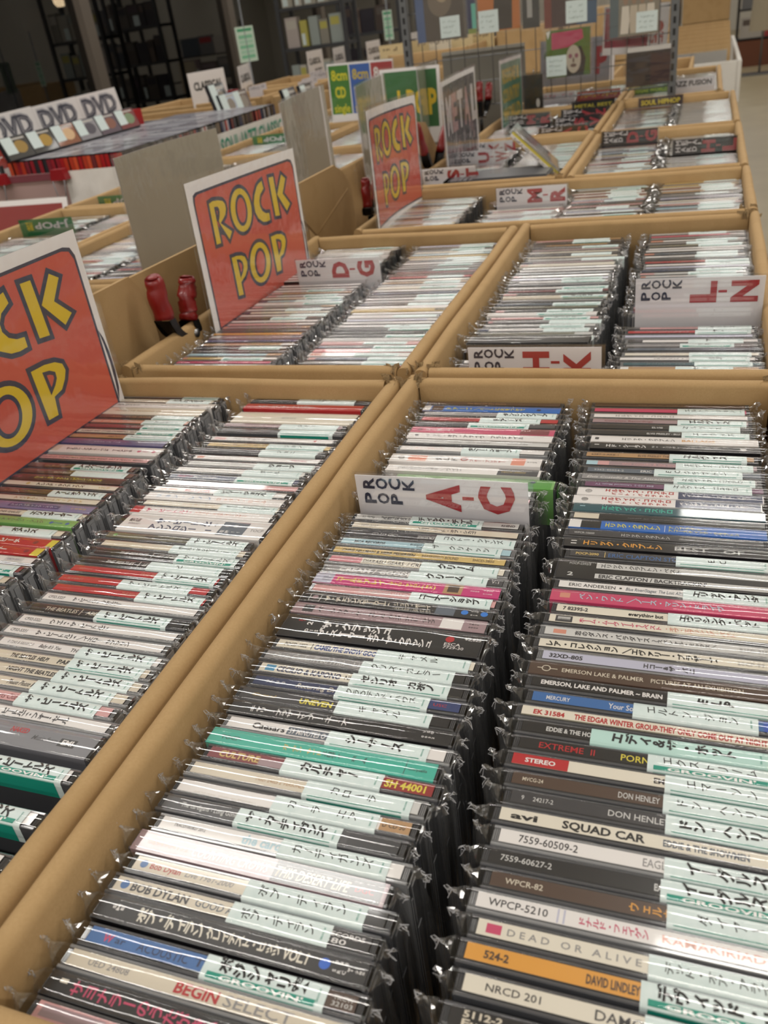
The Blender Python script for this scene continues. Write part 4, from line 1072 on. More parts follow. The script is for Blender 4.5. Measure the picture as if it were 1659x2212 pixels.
far_row(-.4640, 1.635, 2.115, skip=((1.702, 1.726), (1.912, 1.935), (2.074, 2.10)))
far_row(-.3080, 1.80, 2.115, mats=WH)
far_row(-.1440, 2.13, 2.645)
far_row(.0030, 2.13, 2.645, mats=WH)
far_row(-.4600, 2.168, 2.640, skip=((2.46, 2.48),))
far_row(-.3060, 2.168, 2.640, skip=((2.18, 2.196), (2.322, 2.34), (2.463, 2.482)))
far_row(-.4550, 2.70, 3.285, skip=((2.93, 2.96),))
far_row(-.3050, 2.70, 3.285, skip=((2.915, 2.97),))
far_row(-.1450, 2.71, 3.405, skip=((2.73, 2.75), (2.95, 2.98)))
far_row(-.0270, 2.71, 3.405, mats=WH, skip=((2.725, 2.75),))
for xc, a, c, s in ((-.985, 1.06, 1.625, ()), (-.842, 1.06, 1.625, ()), (-1.300, 1.055, 1.64, ((1.47, 1.505),)), (-1.150, 1.055, 1.64, ()), (-.975, .44, 1.015, ()), (-.835, .44, 1.015, ()), (-1.290, .44, 1.015, ()), (-1.140, .44, 1.015, ()),
                 (-1.300, 1.69, 2.245, ((1.69, 1.715),)), (-1.150, 1.69, 2.245, ()), (-.985, 1.68, 2.245, ()), (-.842, 1.68, 2.245, ()),
                 (-1.300, 2.29, 2.845, ()), (-1.150, 2.29, 2.845, ()), (-.985, 2.29, 2.845, ()), (-.842, 2.29, 2.845, ())):
    far_row(xc, a, c, skip=s)
for k in range(3):
    far_row(-1.28 + .155 * k, 2.90, 3.43)
o = FAR.obj('compact_disc_rows')
tag(o, 'all the distant bagged CDs filling the boxes beyond the nearest four', 'cd', kind='stuff')

# ---------------------------------------------------------------- divider cards
NAVY = mat('#252c48', .5)
REDL = mat('#b5333a', .5)
GREENC = mat('#2f7a4a', .5)
def divider(label, x0, Y, ztop, w=.128, back='#efecee', lines=(), big='', bigc=None, linec=None, bold=.03, clear=True, flip=False, yaw=0, h=.135, tilt=0.0):
    """printed card in a clear holder; lines: two short words in vertical writing, big: the letters of the section"""
    o = empty('divider_card', (x0 + w / 2, Y, ztop - h), (tilt, 0, yaw + (PI if flip else 0)))
    tag(o, label, 'card', 'section divider cards')
    m = MB()
    pm = mat(back, .55, name='card_paper')
    m.box(-w / 2 + .0015, w / 2 - .0015, .0002, .0009, .001, h - .0015, pm)
    fn = lambda x, y: (-w / 2 + x / 1000, -.0003, h + y / 1000)
    ex = []
    for i, s in enumerate(lines):
        for j, ch in enumerate(s):
            vs, fs, bb = glyphs(ch, bold)
            cx, cy = 11.3 + 10.0 * j, (-7.4, -19.6)[i]
            kx = 8.6 / .72 / 1000
            ky = 9.0 / max(bb[1] - bb[0], .5) / 1000 if ch not in 'I' else 9 / .6 / 1000
            gx = (bb[0] + bb[1]) / 2
            m.add([(-w / 2 + cx / 1000 - (y - .36) * kx, -.0003, h + cy / 1000 + (x - gx) * ky) for x, y in vs], fs, linec or NAVY)
    pos = {3: (66, 84.5, 104), 2: (66, 104), 1: (80,)}[len(big)] if big else ()
    for ch, cx in zip(big, pos):
        vs, fs, bb = glyphs(ch, .05)
        if ch == '-':
            m.box(-w / 2 + (cx - 4) / 1000, -w / 2 + (cx + 4) / 1000, -.0003, .0003, h - .0172, h - .0148, bigc or REDL)
            continue
        kx = 23.0 / .72 / 1000
        ky = 22.0 / max(bb[1] - bb[0], .45) / 1000
        gx = (bb[0] + bb[1]) / 2
        m.add([(-w / 2 + cx / 1000 - (y - .36) * kx, -.0003, h - .0162 + (x - gx) * ky) for x, y in vs], fs, bigc or REDL)
    m.obj('printed_card', o)
    if clear:
        m = MB()
        m.box(-w / 2, w / 2 + .002, -.0012, -.0008, 0, h + .001, ACRYL)
        m.box(-w / 2, w / 2 + .002, .0015, .0019, 0, h + .001, ACRYL)
        m.obj('clear_holder', o)
    return o
RP = ('ROCK', 'POP')
divider('white A-C divider card with navy and red letters, nearest of the cards', -.2225, .4840, .9395, lines=RP, big='A-C', yaw=.0)
divider('white H-K divider card behind the near rim, in front of two black cases', -.2010, .7420, .9370, lines=RP, big='H-K')
divider('white L-N divider card standing against the right box wall', -.0560, .8820, .9590, lines=RP, big='L-N', w=.124, tilt=.06)
divider('white D-G divider card just right of the second red sign', -.5220, 1.0600, .9440, lines=RP, big='D-G', w=.126)
divider('white M-R divider card at the back of the wide shallow box', -.3250, 1.4660, .9440, lines=RP, big='M-R', w=.121)
divider('white S-T divider card beside the third red sign', -.5290, 1.7140, .9440, lines=RP, big='S-T', w=.113)
divider('white U-W divider card between the S-T and X-Z cards', -.5140, 1.9230, .9400, lines=RP, big='U-W', w=.113)
divider('white X-Z divider card, farthest of the white ones on the left', -.5270, 2.0870, .9330, lines=RP, big='X-Z', w=.113)
MH = ('METAL', 'HARD')
WL = mat('#d8d4d4', .5)
MR_ = mat('#a8383f', .5)
KB = '#1c191b'
divider('black D-G divider card with red letters, behind the M-R box', -.2075, 2.0140, .9430, back=KB, lines=MH, big='D-G', linec=WL, bigc=MR_, w=.119)
divider('black H-L divider card with red letters, next to the aisle', -.0545, 1.8380, .9410, back=KB, lines=MH, big='H-L', linec=WL, bigc=MR_, w=.119)
divider('black A-C divider card behind the leaning CD case', -.3720, 2.1880, .9400, back=KB, lines=MH, big='A-C', linec=WL, bigc=MR_, w=.113)
divider('black S-V divider card behind the black A-C card', -.3600, 2.3310, .9420, back=KB, lines=MH, big='S-V', linec=WL, bigc=MR_, w=.119)
divider('black V-Z divider card behind the black S-V card', -.3600, 2.4720, .9430, back=KB, lines=MH, big='V-Z', linec=WL, bigc=MR_, w=.119)
divider('black M-R divider card left of the other black cards', -.5060, 2.4700, .9420, back=KB, lines=MH, big='M-R', linec=WL, bigc=MR_, w=.119)
def strip_card(label, x0, Y, ztop, w, back, text, tc, h=.135, t2=None, bold=.03, flip=False, th=17, x1=.93, xa=.07):
    o = empty('divider_card', (x0 + w / 2, Y, ztop - h), (0, 0, PI if flip else 0))
    tag(o, label, 'card', 'section divider cards')
    m = MB()
    m.box(-w / 2 + .001, w / 2 - .001, .0002, .0009, .001, h - .001, mat(back, .55, name='card_paper'))
    f = lambda x, y: (-w / 2 + x / 1000, -.0003, h + y / 1000)
    W = w * 1000
    text_h(m, text, xa * W, x1 * W, -13, th, f, mat(tc, .5), bold)
    if t2:
        text_h(m, t2[0], t2[2] * W, t2[3] * W, t2[4], t2[5], f, mat(t2[1], .5), bold)
    m.obj('printed_card', o)
    m = MB()
    m.box(-w / 2, w / 2, -.0012, -.0008, 0, h + .001, ACRYL)
    m.box(-w / 2, w / 2, .0015, .0019, 0, h + .001, ACRYL)
    m.obj('clear_holder', o)
strip_card('brown divider card with yellow soul and hip-hop lettering', -.172, 2.650 - .02, .9350, .118, '#3a2420', 'SOUL HIPHOP', '#e0cc2f', th=12)
strip_card('dark strip card with faint yellow lettering at the back of the black cards', -.350, 2.615, .9440, .118, '#1c191b', 'METAL BEST', '#b9ac3a', th=9)
strip_card('white divider card with red lettering under the wire grid', -.500, 2.944, .9420, .117, '#dcd7da', 'オルタナ・パンク', '#b8414f', th=10)
strip_card('red divider card with yellow lettering under the wire grid', -.376, 2.930, .9370, .132, '#b3392f', 'ブルース・フォーク', '#e2b52c', th=10)
strip_card('green divider card with yellow reggae lettering', -.226, 2.964, .9320, .128, '#4d7a3d', 'REGGAE WORLD', '#b9d23f', th=10)
strip_card('white divider card with black jazz fusion lettering beside the grid post', -.098, 2.738, .9620, .122, '#d3d0d2', 'JAZZ FUSION', '#2e2c30', th=13, t2=('ギタリスト・レ', '#3a383c', .1, .95, -2 - 2, 0.01) if 0 else None)
# cards of the neighbouring table face the other aisle: read upside down from here
def green_card(label, x0, Y, ztop, w=.14):
    o = empty('divider_card', (x0 + w / 2, Y, ztop - .135))
    tag(o, label, 'card', 'section divider cards')
    m = MB()
    m.box(-w / 2 + .001, w / 2 - .001, .0002, .0009, .001, .134, GREENC)
    f = lambda x, y: (-w / 2 + x, -.0003, .135 + y)
    text_h(m, 'J-POP', .04, .130, -.0150, .013, f, WL, .03, 0, True)
    text_h(m, '男性', .018, .036, -.0150, .013, f, mat('#d8c534', .5), .03, 0, True)
    m.obj('printed_card', o)
    m = MB(); m.box(-w / 2, w / 2, -.0012, -.0008, 0, .136, ACRYL); m.obj('clear_holder', o)
green_card('green divider card with upside-down white and yellow letters, above the nearest red sign', -1.3620, 1.4880, .9420)
green_card('green divider card with a yellow sign, half hidden by the first beige sheet', -1.3100, 1.7020, .9420, .125)
green_card('green divider card below the white cloth with green lettering', -1.3600, 2.6150, .9390)

# ---------------------------------------------------------------- red signs in clear sleeves
SIGNRED = mat('#cd5b4a', .55)
SIGNNAVY = mat('#3a3d52', .5)
SIGNYEL = mat('#e0c02c', .5)
def usk(p):
    return (p[0] - .07 * p[1], p[1] + .033 * p[0])
LET = dict(
 R=[(44, -31), (54, -30), (68, -32), (78, -35), (82, -39), (82, -45), (77, -51), (69, -54.5), (61, -57.5), (84, -73), (74, -80), (59, -58), (58, -54), (62, -50), (65, -45), (65, -41), (62, -38), (54, -37), (51, -79), (40, -78)],
 C=[(189, -33), (180, -34.5), (173, -37), (162, -46), (156, -55), (155, -66), (160, -75), (171, -82), (181, -84), (191, -84), (192, -75), (183, -73.5), (175, -69), (171, -62), (172, -55), (178, -48), (190, -43)],
 K1=[(210, -33), (223, -34), (221, -85), (208, -83)], K2=[(247, -36), (257, -43), (241, -60), (257, -77), (244, -84), (225, -58)],
 P=[(68, -102), (81, -103), (94, -106), (102, -110), (105, -117), (102, -125), (92, -132), (78, -136), (77, -152), (65, -150)],
 Q=[(183, -105), (201, -106), (214, -109), (222, -114), (223, -121), (218, -128), (210, -135), (198, -137), (194, -154), (181, -153)])
HOLE = dict(P=[(79, -107), (87, -109), (93, -114), (93, -120), (88, -126), (79, -131)], Q=[(195, -111), (204, -113), (210, -117), (209, -123), (204, -128), (195, -134)])
RING = [((119, -56), (147, -59), (93, -49), (126, -31), (113, -82)), ((139, -128), (167, -135), (112, -120), (150, -104), (130, -153))]
def offset(poly, d):
    n = len(poly)
    ar = sum(poly[i][0] * poly[(i + 1) % n][1] - poly[(i + 1) % n][0] * poly[i][1] for i in range(n))
    s = 1 if ar > 0 else -1
    out = []
    for i in range(n):
        a, b_, c = (Vector(poly[j % n]) for j in (i - 1, i, i + 1))
        e1, e2 = (b_ - a).normalized(), (c - b_).normalized()
        n1, n2 = Vector((e1.y, -e1.x)) * s, Vector((e2.y, -e2.x)) * s
        k = n1 + n2
        k = k / max(k.dot(n1), .45)
        out.append((b_.x + k.x * d, b_.y + k.y * d))
    return out
def sleeve_sheet(mb, x0, x1, y0, y1, off, fn, seed, m, nx=24, ny=18, amp=.0012):
    rows = []
    for j in range(ny + 1):
        row = []
        for i in range(nx + 1):
            x, y = x0 + (x1 - x0) * i / nx, y0 + (y1 - y0) * j / ny
            e = min(i, nx - i, j, ny - j)
            a = noise.noise((x * .022 + seed, y * .05, seed)) * amp * min(1, e / 2 + .25)
            row.append(fn(x, y, off + abs(a)))
        rows.append(row)
    mb.grid(rows, m, True, off < 0)
def bend(d):
    return lambda x: d * ((x / 298 - .5) ** 2 - .25)
def hung_sheet(label, tl, ux, up, W, Hh, draw, name='sign', cat='sign', seed=1, curve=.0, back=None, group=None, margin=5):
    """a printed sheet in its clear sleeve. tl: top left corner; ux, up: unit vectors; DRAW prints on it (x right, y up from the top edge, mm)"""
    ux, up = Vector(ux).normalized(), Vector(up)
    up = (up - ux * up.dot(ux)).normalized()
    nrm = ux.cross(up)
    o = empty(name, Vector(tl) - up * (Hh / 1000) + ux * (W / 2000))
    tag(o, label, cat, group)
    base = -ux * (W / 2000) + up * (Hh / 1000)
    def fn(x, y, off=0.0):
        return tuple(base + ux * (x / 1000) + up * (y / 1000) + nrm * (off + curve * math.sin(PI * max(0, min(1, x / W)))))
    m = MB()
    rows = [[fn(W * i / 12, -Hh * j / 2, 0) for i in range(13)] for j in range(3)]
    m.grid(rows, WHITEP, True, True)
    rows = [[fn(W * i / 12, -Hh * j / 2, -.0006) for i in range(13)] for j in range(3)]
    m.grid(rows, back or WHITEP, True, False)
    if draw:
        draw(m, fn)
    m.obj('printed_sheet', o)
    m = MB()
    sleeve_sheet(m, -margin, W + margin, margin, -Hh, .0016, fn, seed, FILM_SIGN)
    sleeve_sheet(m, -margin, W + margin, margin, -Hh, -.0020, fn, seed + 9, FILM_SIGN)
    m.obj('plastic_sleeve', o)
    return o
def frame_poly(d):
    P = [(12 + d, -173 + d), (12 + d, -22 - d), (14 + d, -15 - d), (21 + d, -12.5 - d), (277 - d, -11.5 - d), (286 - d, -14 - d), (290 - d, -22 - d), (290 - d, -174 + d)]
    return P
def grid_fill(m, poly, fn, mt, off):
    m.cut([poly], lambda x, y: fn(x, y, off), mt)
def subdiv(poly, step=12):
    out = []
    n = len(poly)
    for i in range(n):
        a, b_ = Vector(poly[i]), Vector(poly[(i + 1) % n])
        k = max(1, int((b_ - a).length / step))
        out += [tuple(a + (b_ - a) * j / k) for j in range(k)]
    return out
def rock_pop(m, fn):
    def strip(x0, x1, y0, y1, off, mt):
        rows = [[fn(x0 + (x1 - x0) * i / 24, y, off) for i in range(25)] for y in (y1, (y0 + y1) / 2, y0)]
        m.grid(rows, mt, False, True)
    grid_fill(m, subdiv(frame_poly(0)), fn, SIGNNAVY, .0002)
    grid_fill(m, subdiv(frame_poly(3.0)), fn, SIGNRED, .00035)
    # the frame's brush stroke swells away at the lower right
    sw = [(290, -95), (294, -105), (296.5, -120), (297, -140), (295, -158), (290, -170), (292.5, -150), (293.5, -130), (292.5, -112)]
    grid_fill(m, subdiv(sw, 6), fn, SIGNNAVY, .00035)
    for k, p in LET.items():
        q = [usk(a) for a in p]
        m.cut([subdiv(offset(q, 4.6))], lambda x, y: fn(x, y, .0005), SIGNNAVY)
    for k, p in LET.items():
        q = [usk(a) for a in p]
        m.cut([subdiv(q)], lambda x, y: fn(x, y, .00065), SIGNYEL)
    for k, p in HOLE.items():
        q = [usk(a) for a in p]
        m.cut([q], lambda x, y: fn(x, y, .0008), SIGNNAVY)
        m.cut([offset(q, -3.6)], lambda x, y: fn(x, y, .00095), SIGNRED)
    for c, r, l, t, bt_ in RING:
        c, r, l, t, bt_ = (Vector(usk(p)) for p in (c, r, l, t, bt_))
        cc = (r + l + t + bt_) / 4
        u, v = (r - l) / 2, (t - bt_) / 2
        def el(ku, kv, n=32):
            return [tuple(cc + u * (ku * math.cos(2 * PI * i / n)) + v * (kv * math.sin(2 * PI * i / n))) for i in range(n)]
        U, V = u.length, v.length
        for d, mt, of in ((4.8, SIGNNAVY, .0005), (0, SIGNYEL, .00065), (-.43 * U, SIGNNAVY, .0008), (-.43 * U - 4.2, SIGNRED, .00095)):
            kv = (V + (d if d > -5 else (-.27 * V if d > -.44 * U else -.27 * V - 4.2))) / V
            m.cut([el((U + d) / U, kv)], lambda x, y: fn(x, y, of), mt)
BEIGE = mat('#a39c8d', .6)
hung_sheet('nearest red sign with yellow letters, cut by the left picture edge', (-.556, .369, 1.0840), (.02, 1, -.004), (0, 0, 1), 298, 210, rock_pop, seed=2, curve=-.002, back=BEIGE, group='red rock and pop signs')
hung_sheet('second red sign with yellow letters, beside the D-G card', (-.547, .8675, 1.0830), (.006, 1, -.034), (0, .050, 1), 298, 210, rock_pop, seed=5, curve=-.003, back=BEIGE, group='red rock and pop signs')
hung_sheet('third and farthest red sign with yellow letters, left of the M-R box', (-.478, 1.297, 1.0975), (-.04, 1, -.03), (0, .03, 1), 294, 208, rock_pop, seed=8, curve=-.010, back=BEIGE, group='red rock and pop signs')
# the plain backs of the neighbouring table's signs
def plain_back(m, fn):
    m.grid([[fn(298 * i / 8, -210 * j / 2, .0003) for i in range(9)] for j in range(3)], BEIGE, True, True)
hung_sheet('beige sign back behind the red clamp, nearest of the plain sheets', (-.765, 1.052, 1.0945), (.0, 1, -.01), (0, .02, 1), 298, 215, plain_back, seed=11, curve=-.012)
hung_sheet('beige sign back between the second and third red signs', (-.755, 1.590, 1.0990), (-.1, 1, .02), (0, .0, 1), 272, 215, plain_back, seed=14, curve=-.008)
hung_sheet('beige sign back half hidden by the third red sign', (-.742, 1.965, 1.0860), (-.1, 1, .01), (0, .0, 1), 285, 215, plain_back, seed=17, curve=-.008)
hung_sheet('beige sign back between the green sign and the silver-lettered sign', (-.690, 2.285, 1.0900), (-.1, 1, .0), (0, .0, 1), 290, 215, plain_back, seed=19, curve=-.008)
# ---------------------------------------------------------------- other signs on the first table
def metal_sign(m, fn):
    rn = random.Random(4)
    m.grid([[fn(8 + 254 * i / 12, -9 - 180 * j / 2, .0003) for i in range(13)] for j in range(3)], mat('#4a474e', .5), True, True)
    sv, pk = mat('#c9c2c4', .5), mat('#b48f90', .5)
    for ch, x in zip('METAL', (24, 72, 122, 172, 228)):
        vs, fs, bb = glyphs(ch, .05)
        kx = 44 / (bb[1] - bb[0])
        m.add([fn(x + (a - bb[0]) * kx, -100 + b_ * 95, .0005) for a, b_ in vs], fs, sv if ch in 'MTL' else pk)
    for i in range(30):
        x = rn.uniform(20, 270)
        y = rn.uniform(-175, -110)
        m.flat([[(x, y), (x + 5, y + 2), (x + 7, y + rn.uniform(20, 55)), (x + 2, y + 14)]], lambda a, b_: fn(a, b_, .0006), rn.choice([sv, sv, pk, mat('#2b292e', .5)]))
hung_sheet('dark sign with jagged silver lettering, standing left of the U-W card', (-.497, 1.800, 1.0880), (.02, 1, .02), (0, -.03, 1), 270, 200, metal_sign, seed=23, curve=-.004)
def county_sign(m, fn):
    m.grid([[fn(6 + 280 * i / 12, -8 - 150 * j / 2, .0003) for i in range(13)] for j in range(3)], mat('#4f9079', .5), True, True)
    y_ = mat('#d3b647', .5)
    for s, yy in (('REGGAE &', -38), ('COUNTRY', -85), ('WORLD', -130)):
        text_h(m, s, 24, 262, yy, 32, lambda a, b_: fn(a, b_, .0005), y_, .05)
hung_sheet('green sign with yellow lettering hanging in front of the wire grid', (-.497, 2.375, 1.0800), (.0, 1, -.02), (0, .0, 1), 292, 205, county_sign, seed=29, curve=-.003)
# three-coloured small-disc sign on its white board, and the green one before it
def eight(m, fn):
    for k, (c, tc) in enumerate((('#3f7d2c', '#d8cf2b'), ('#2f5fb0', '#c9b24a'), ('#a92f35', '#e6e0dc'))):
        x0, x1 = 4 + 74 * k, 74 + 74 * k + (4 if k == 2 else 0)
        m.rect(x0, x1, -150, -6, lambda a, b_: fn(a, b_, .0003), mat(c, .5))
        f = lambda a, b_: fn(a, b_, .0005)
        M_ = mat(tc, .5)
        text_h(m, '8cm', x0 + 8, x1 - 6, -34, 30, f, M_, .03)
        text_h(m, 'CD', x0 + 16, x1 - 16, -84, 32, f, M_, .04)
        text_h(m, 'single', x0 + 8, x1 - 6, -132, 26, f, M_, .02)
hung_sheet('green, blue and dark red sign for small CDs on a white board', (-1.172, 2.868, 1.1020), (1, 0, -.03), (0, 0, 1), 228, 215, eight, seed=31)
def jpop(m, fn):
    m.rect(9, 161, -150, -8, lambda a, b_: fn(a, b_, .0003), mat('#2c6b3a', .5))
    f = lambda a, b_: fn(a, b_, .0005)
    text_h(m, 'J-POP', 40, 158, -85, 62, f, SIGNYEL, .04)
hung_sheet('green sign with yellow letters half hidden behind the grid post', (-.842, 2.430, 1.0900), (1, 0, -.02), (0, 0, 1), 170, 190, jpop, seed=37)
# grey board standing behind the grid
b = MB(); b.box(-.815, -.545, 2.992, 2.998, .775, 1.088, mat('#76736a', .6)); b.box(-.815, -.545, 2.988, 2.992, 1.078, 1.088, mat('#9a978e', .5))
tag(b.obj('display_board'), 'plain grey-brown board standing behind the wire grid', 'board')

# ---------------------------------------------------------------- red-handled spring clamps
REDH = mat('#7d0b0e', .35, .2)
SPRING = mat('#0f0f11', .3, metal=.4)
def clamp(label, base, tops, r=.0085):
    """tops: two (start, end) pairs of the red grips; steel arms run on down from the grips to the jaw at BASE"""
    o = empty('spring_clamp', base)
    tag(o, label, 'clamp', 'red-handled spring clamps')
    B0 = Vector(base)
    for lo, hi in tops:
        lo, hi = Vector(lo) - B0, Vector(hi) - B0
        m = MB()
        n = 9
        pts = [lo + (hi - lo) * (i / n) + Vector((0, .0016 * math.sin(i * 1.1), 0)) for i in range(n + 1)]
        rs = [r * (.88 + .035 * math.sin(i * 1.5)) for i in range(n)] + [r * .72]
        m.tube(pts, rs, REDH, 14)
        d = (hi - lo).normalized()
        m.tube([hi, hi + d * .0022], [r * .72, r * .3], REDH, 14)
        m.obj('grip', o)
        m = MB()
        mid = lo * .45 + Vector((0, 0, -.01))
        for sx in (-1, 1):
            rows = []
            for k in range(7):
                t = k / 6
                p = lo.lerp(Vector((0, 0, .012)), t) + Vector((0, math.sin(PI * t) * -.006 * (1 if lo.y < 0 else -1), -math.sin(PI * t) * .008))
                rows.append([p + Vector((sx * r * .75, -.006, 0)), p + Vector((sx * r * .75, .006, 0))])
            m.grid(rows, SPRING, True)
            m.grid([[q + Vector((sx * .0012, 0, 0)) for q in rr] for rr in rows], SPRING, True, True)
        rows = [[lo.lerp(Vector((0, 0, .012)), k / 6) + Vector((sx * r * .75, -.006 * (1 if lo.y < 0 else -1), -math.sin(PI * k / 6) * .010)) for sx in (-1, 1)] for k in range(7)]
        m.grid(rows, SPRING, True)
        m.obj('arm', o)
    m = MB()
    m.tube([(-.014, 0, .012), (.014, 0, .012)], .005, mat('#8a8a8c', .25, metal=.9), 12)
    m.tube([(0, -.004, .004), (0, -.003, -.035)], .004, SPRING, 8)
    m.tube([(0, .004, .004), (0, .003, -.035)], .004, SPRING, 8)
    m.obj('jaw', o)
clamp('pair of red clamp grips with black arms between the nearest two red signs', (-.575, .845, .905), (((-.572, .801, .949), (-.572, .799, .998)), ((-.572, .848, .932), (-.572, .866, .979))), .0128)
clamp('red clamp grips just left of the third red sign', (-.560, 1.480, .905), (((-.560, 1.470, .925), (-.560, 1.475, .973)), ((-.560, 1.515, .925), (-.560, 1.535, .968))), .010)
clamp('red clamp grips between the third red sign and the silver-lettered sign', (-.545, 1.860, .905), (((-.545, 1.800, .960), (-.545, 1.760, 1.02)), ((-.545, 1.925, .945), (-.545, 1.985, .985))), .011)
clamp('red clamp on the grey board behind the wire grid', (-.615, 2.640, .915), (((-.615, 2.630, .968), (-.615, 2.640, 1.018)), ((-.605, 2.700, .965), (-.605, 2.725, 1.005))), .012)

# ---------------------------------------------------------------- leaning case and clear stand in the S-T box
o = empty('leaning_disc', (-.3045, 1.745, .9475)); o.rotation_euler = (math.radians(-4), math.radians(44), math.radians(3))
tag(o, 'CD case with a yellow-edged spine leaning askew against the box wall', 'cd')
m = MB(); m.box(-.0625, .0625, 0, .142, -.005, .005, CLEAR); m.obj('case', o, .0006, 1)
m = MB(); f = lambda x, z: (x, -.0003, z)
m.rect(-.0615, .0615, .0008, .0048, f, spine_mat('yellow')); m.rect(-.0615, .0615, -.0048, .0008, f, spine_mat('white'))
m.rect(-.060, .060, .012, .128, lambda x, y: (x, y, .0053), spine_mat('grey'))
m.rect(-.0615, .0615, .002, .010, lambda x, y: (x, y, .0053), spine_mat('yellow'))
scribble(m, -.052, .056, -.0020, .0042, lambda a, b_: (a, -.0006, b_), INK, random.Random(3)); m.obj('spine_card', o)
m = MB()
sl = [[(x, y, z) for x in (-.068, -.03, 0, .03, .066)] for y, z in ((.146, -.0058), (.10, -.0064), (.04, -.006), (-.002, -.0055), (-.003, 0), (-.002, .0058), (.04, .0064), (.10, .006), (.146, .0058))]
m.grid(sl, FILM, True); m.obj('plastic_sleeve', o)
o = empty('display_stand', (-.400, 1.72, .9140)); tag(o, 'clear acrylic stand with a dark foot, left of the leaning CD', 'stand')
m = MB(); m.box(-.020, .130, -.045, .055, .0, .010, mat('#55565a', .35)); m.obj('foot', o, .003, 2)
m = MB()
for k in range(8):
    a = PI * .5 * k / 7
    m.box(-.020 - .05 * math.sin(a) - .004, -.020 - .05 * math.sin(a) + .004, -.045, .055, .0 + .006 * k / 8, .009, mat('#66676b', .3))
m.obj('sloping_edge', o)
m = MB(); m.add([(.010, 0, .010), (.045, 0, .010), (.043, .012, .085), (.022, .012, .085), (.010, .004, .010), (.045, .004, .010), (.043, .016, .085), (.022, .016, .085)], [(0, 1, 2, 3), (7, 6, 5, 4), (0, 4, 5, 1), (1, 5, 6, 2), (2, 6, 7, 3), (3, 7, 4, 0)], ACRYL); m.obj('upright', o)

# ---------------------------------------------------------------- wire grid with bagged goods
ZINC = mat('#75777a', .4, metal=.7)
o = empty('wire_grid', (-.46, 2.70, .766)); tag(o, 'tall wire grid panel between two slotted steel posts', 'grid')
for X in (-.838, -.088):
    m = MB()
    m.box(X + .46 - .011, X + .46 + .011, -.012, .012, 0, 1.0, mat('#6c6e70', .45, metal=.5))
    p = m.obj('post', o, .0015, 1)
    m = MB()
    for k in range(30):
        m.box(X + .46 - .0035, X + .46 + .0035, -.0125, -.0120, .14 + k * .028, .156 + k * .028, mat('#1b1c1d', .7))
    m.obj('slot_row', p)
m = MB()
for k in range(19):
    x = -.375 + .75 * k / 18
    m.tube([(x, 0, .185), (x, 0, .96)], .0013, ZINC, 5)
for k in range(13):
    z = .185 + k * .0645
    m.tube([(-.375, .003, z), (.375, .003, z)], .0013 if k else .0022, ZINC, 5)
m.obj('wire_mesh', o)
BAG = film('goods_bag_film', .05, 2.0, bump=.4, bscale=30)
def bagged(label, x0, x1, z0, z1, draw, sticker=None, Y=2.686, th=.012, name='bagged_disc', cat='cd'):
    o = empty(name, ((x0 + x1) / 2, Y, z0))
    tag(o, label, cat, 'bagged goods on the wire grid')
    w, h = x1 - x0, z1 - z0
    m = MB(); m.box(-w / 2, w / 2, -th / 2, th / 2, 0, h, CLEAR)
    f = lambda u, v, d=0: (-w / 2 + w * u, -th / 2 - .0003 - d, h * v)
    draw(m, f)
    m.obj('cover', o)
    if sticker:
        a, b_, c, d = sticker
        m = MB(); m.rect((a - x0) / w, (b_ - x0) / w, (c - z0) / h, (d - z0) / h, lambda u, v: f(u, v, .0012), MINT)
        u0, u1, v0, v1 = (a - x0) / w, (b_ - x0) / w, (c - z0) / h, (d - z0) / h
        rn = random.Random(int(abs(x0) * 1e4))
        for q in range(3):
            scribble(m, u0 + (u1 - u0) * .15, u0 + (u1 - u0) * .8, v0 + (v1 - v0) * (.25 + .25 * q), (v1 - v0) * .12, lambda u, v: f(u, v, .0014), mat('#8fa39d', .6), rn)
        m.obj('price_sticker', o)
    m = MB()
    rows = [[(-w / 2 - .008 + (w + .016) * i / 8, -th / 2 - .002 - .0015 * abs(noise.noise((i * .6, j * .7, x0 * 9))), -.006 + (h + .014) * j / 6) for i in range(9)] for j in range(7)]
    m.grid(rows, BAG, True)
    m.obj('plastic_bag', o)
    hk = MB(); hk.tube([(0, th / 2, h), (0, .016, h + .012), (0, .02, h + .004)], .0012, ZINC, 5); hk.obj('hook', o)
def face_at(m, f, u, v, su, sv, skin, dark, eye=None):
    m.flat([ellipse(u, v, su, sv, 20)], lambda a, b_: f(a, b_, .0003), mat(skin, .5))
    for s in (-1, 1):
        m.flat([ellipse(u + s * su * .42, v + sv * .22, su * .26, sv * .17, 10)], lambda a, b_: f(a, b_, .0005), mat(eye or dark, .5))
    m.flat([ellipse(u, v - sv * .45, su * .42, sv * .13, 12)], lambda a, b_: f(a, b_, .0005), mat(dark, .5))
    m.flat([ellipse(u, v - sv * .08, su * .12, sv * .2, 8)], lambda a, b_: f(a, b_, .0004), mat(dark, .6))
def dA(m, f):
    m.rect(0, 1, 0, 1, lambda u, v: f(u, v), mat('#4a413a', .5)); m.rect(0, .17, 0, 1, lambda u, v: f(u, v, .0002), mat('#44587f', .5))
    m.flat([ellipse(.5, .72, .24, .3, 18)], lambda u, v: f(u, v, .0002), mat('#6d6052', .5)); m.flat([ellipse(.55, .82, .13, .16, 16)], lambda u, v: f(u, v, .0003), mat('#9c8c72', .5))
bagged('bagged item with dim brown portrait and blue left edge, by the left post', -.798, -.652, 1.133, 1.275, dA, (-.728, -.670, 1.138, 1.191))
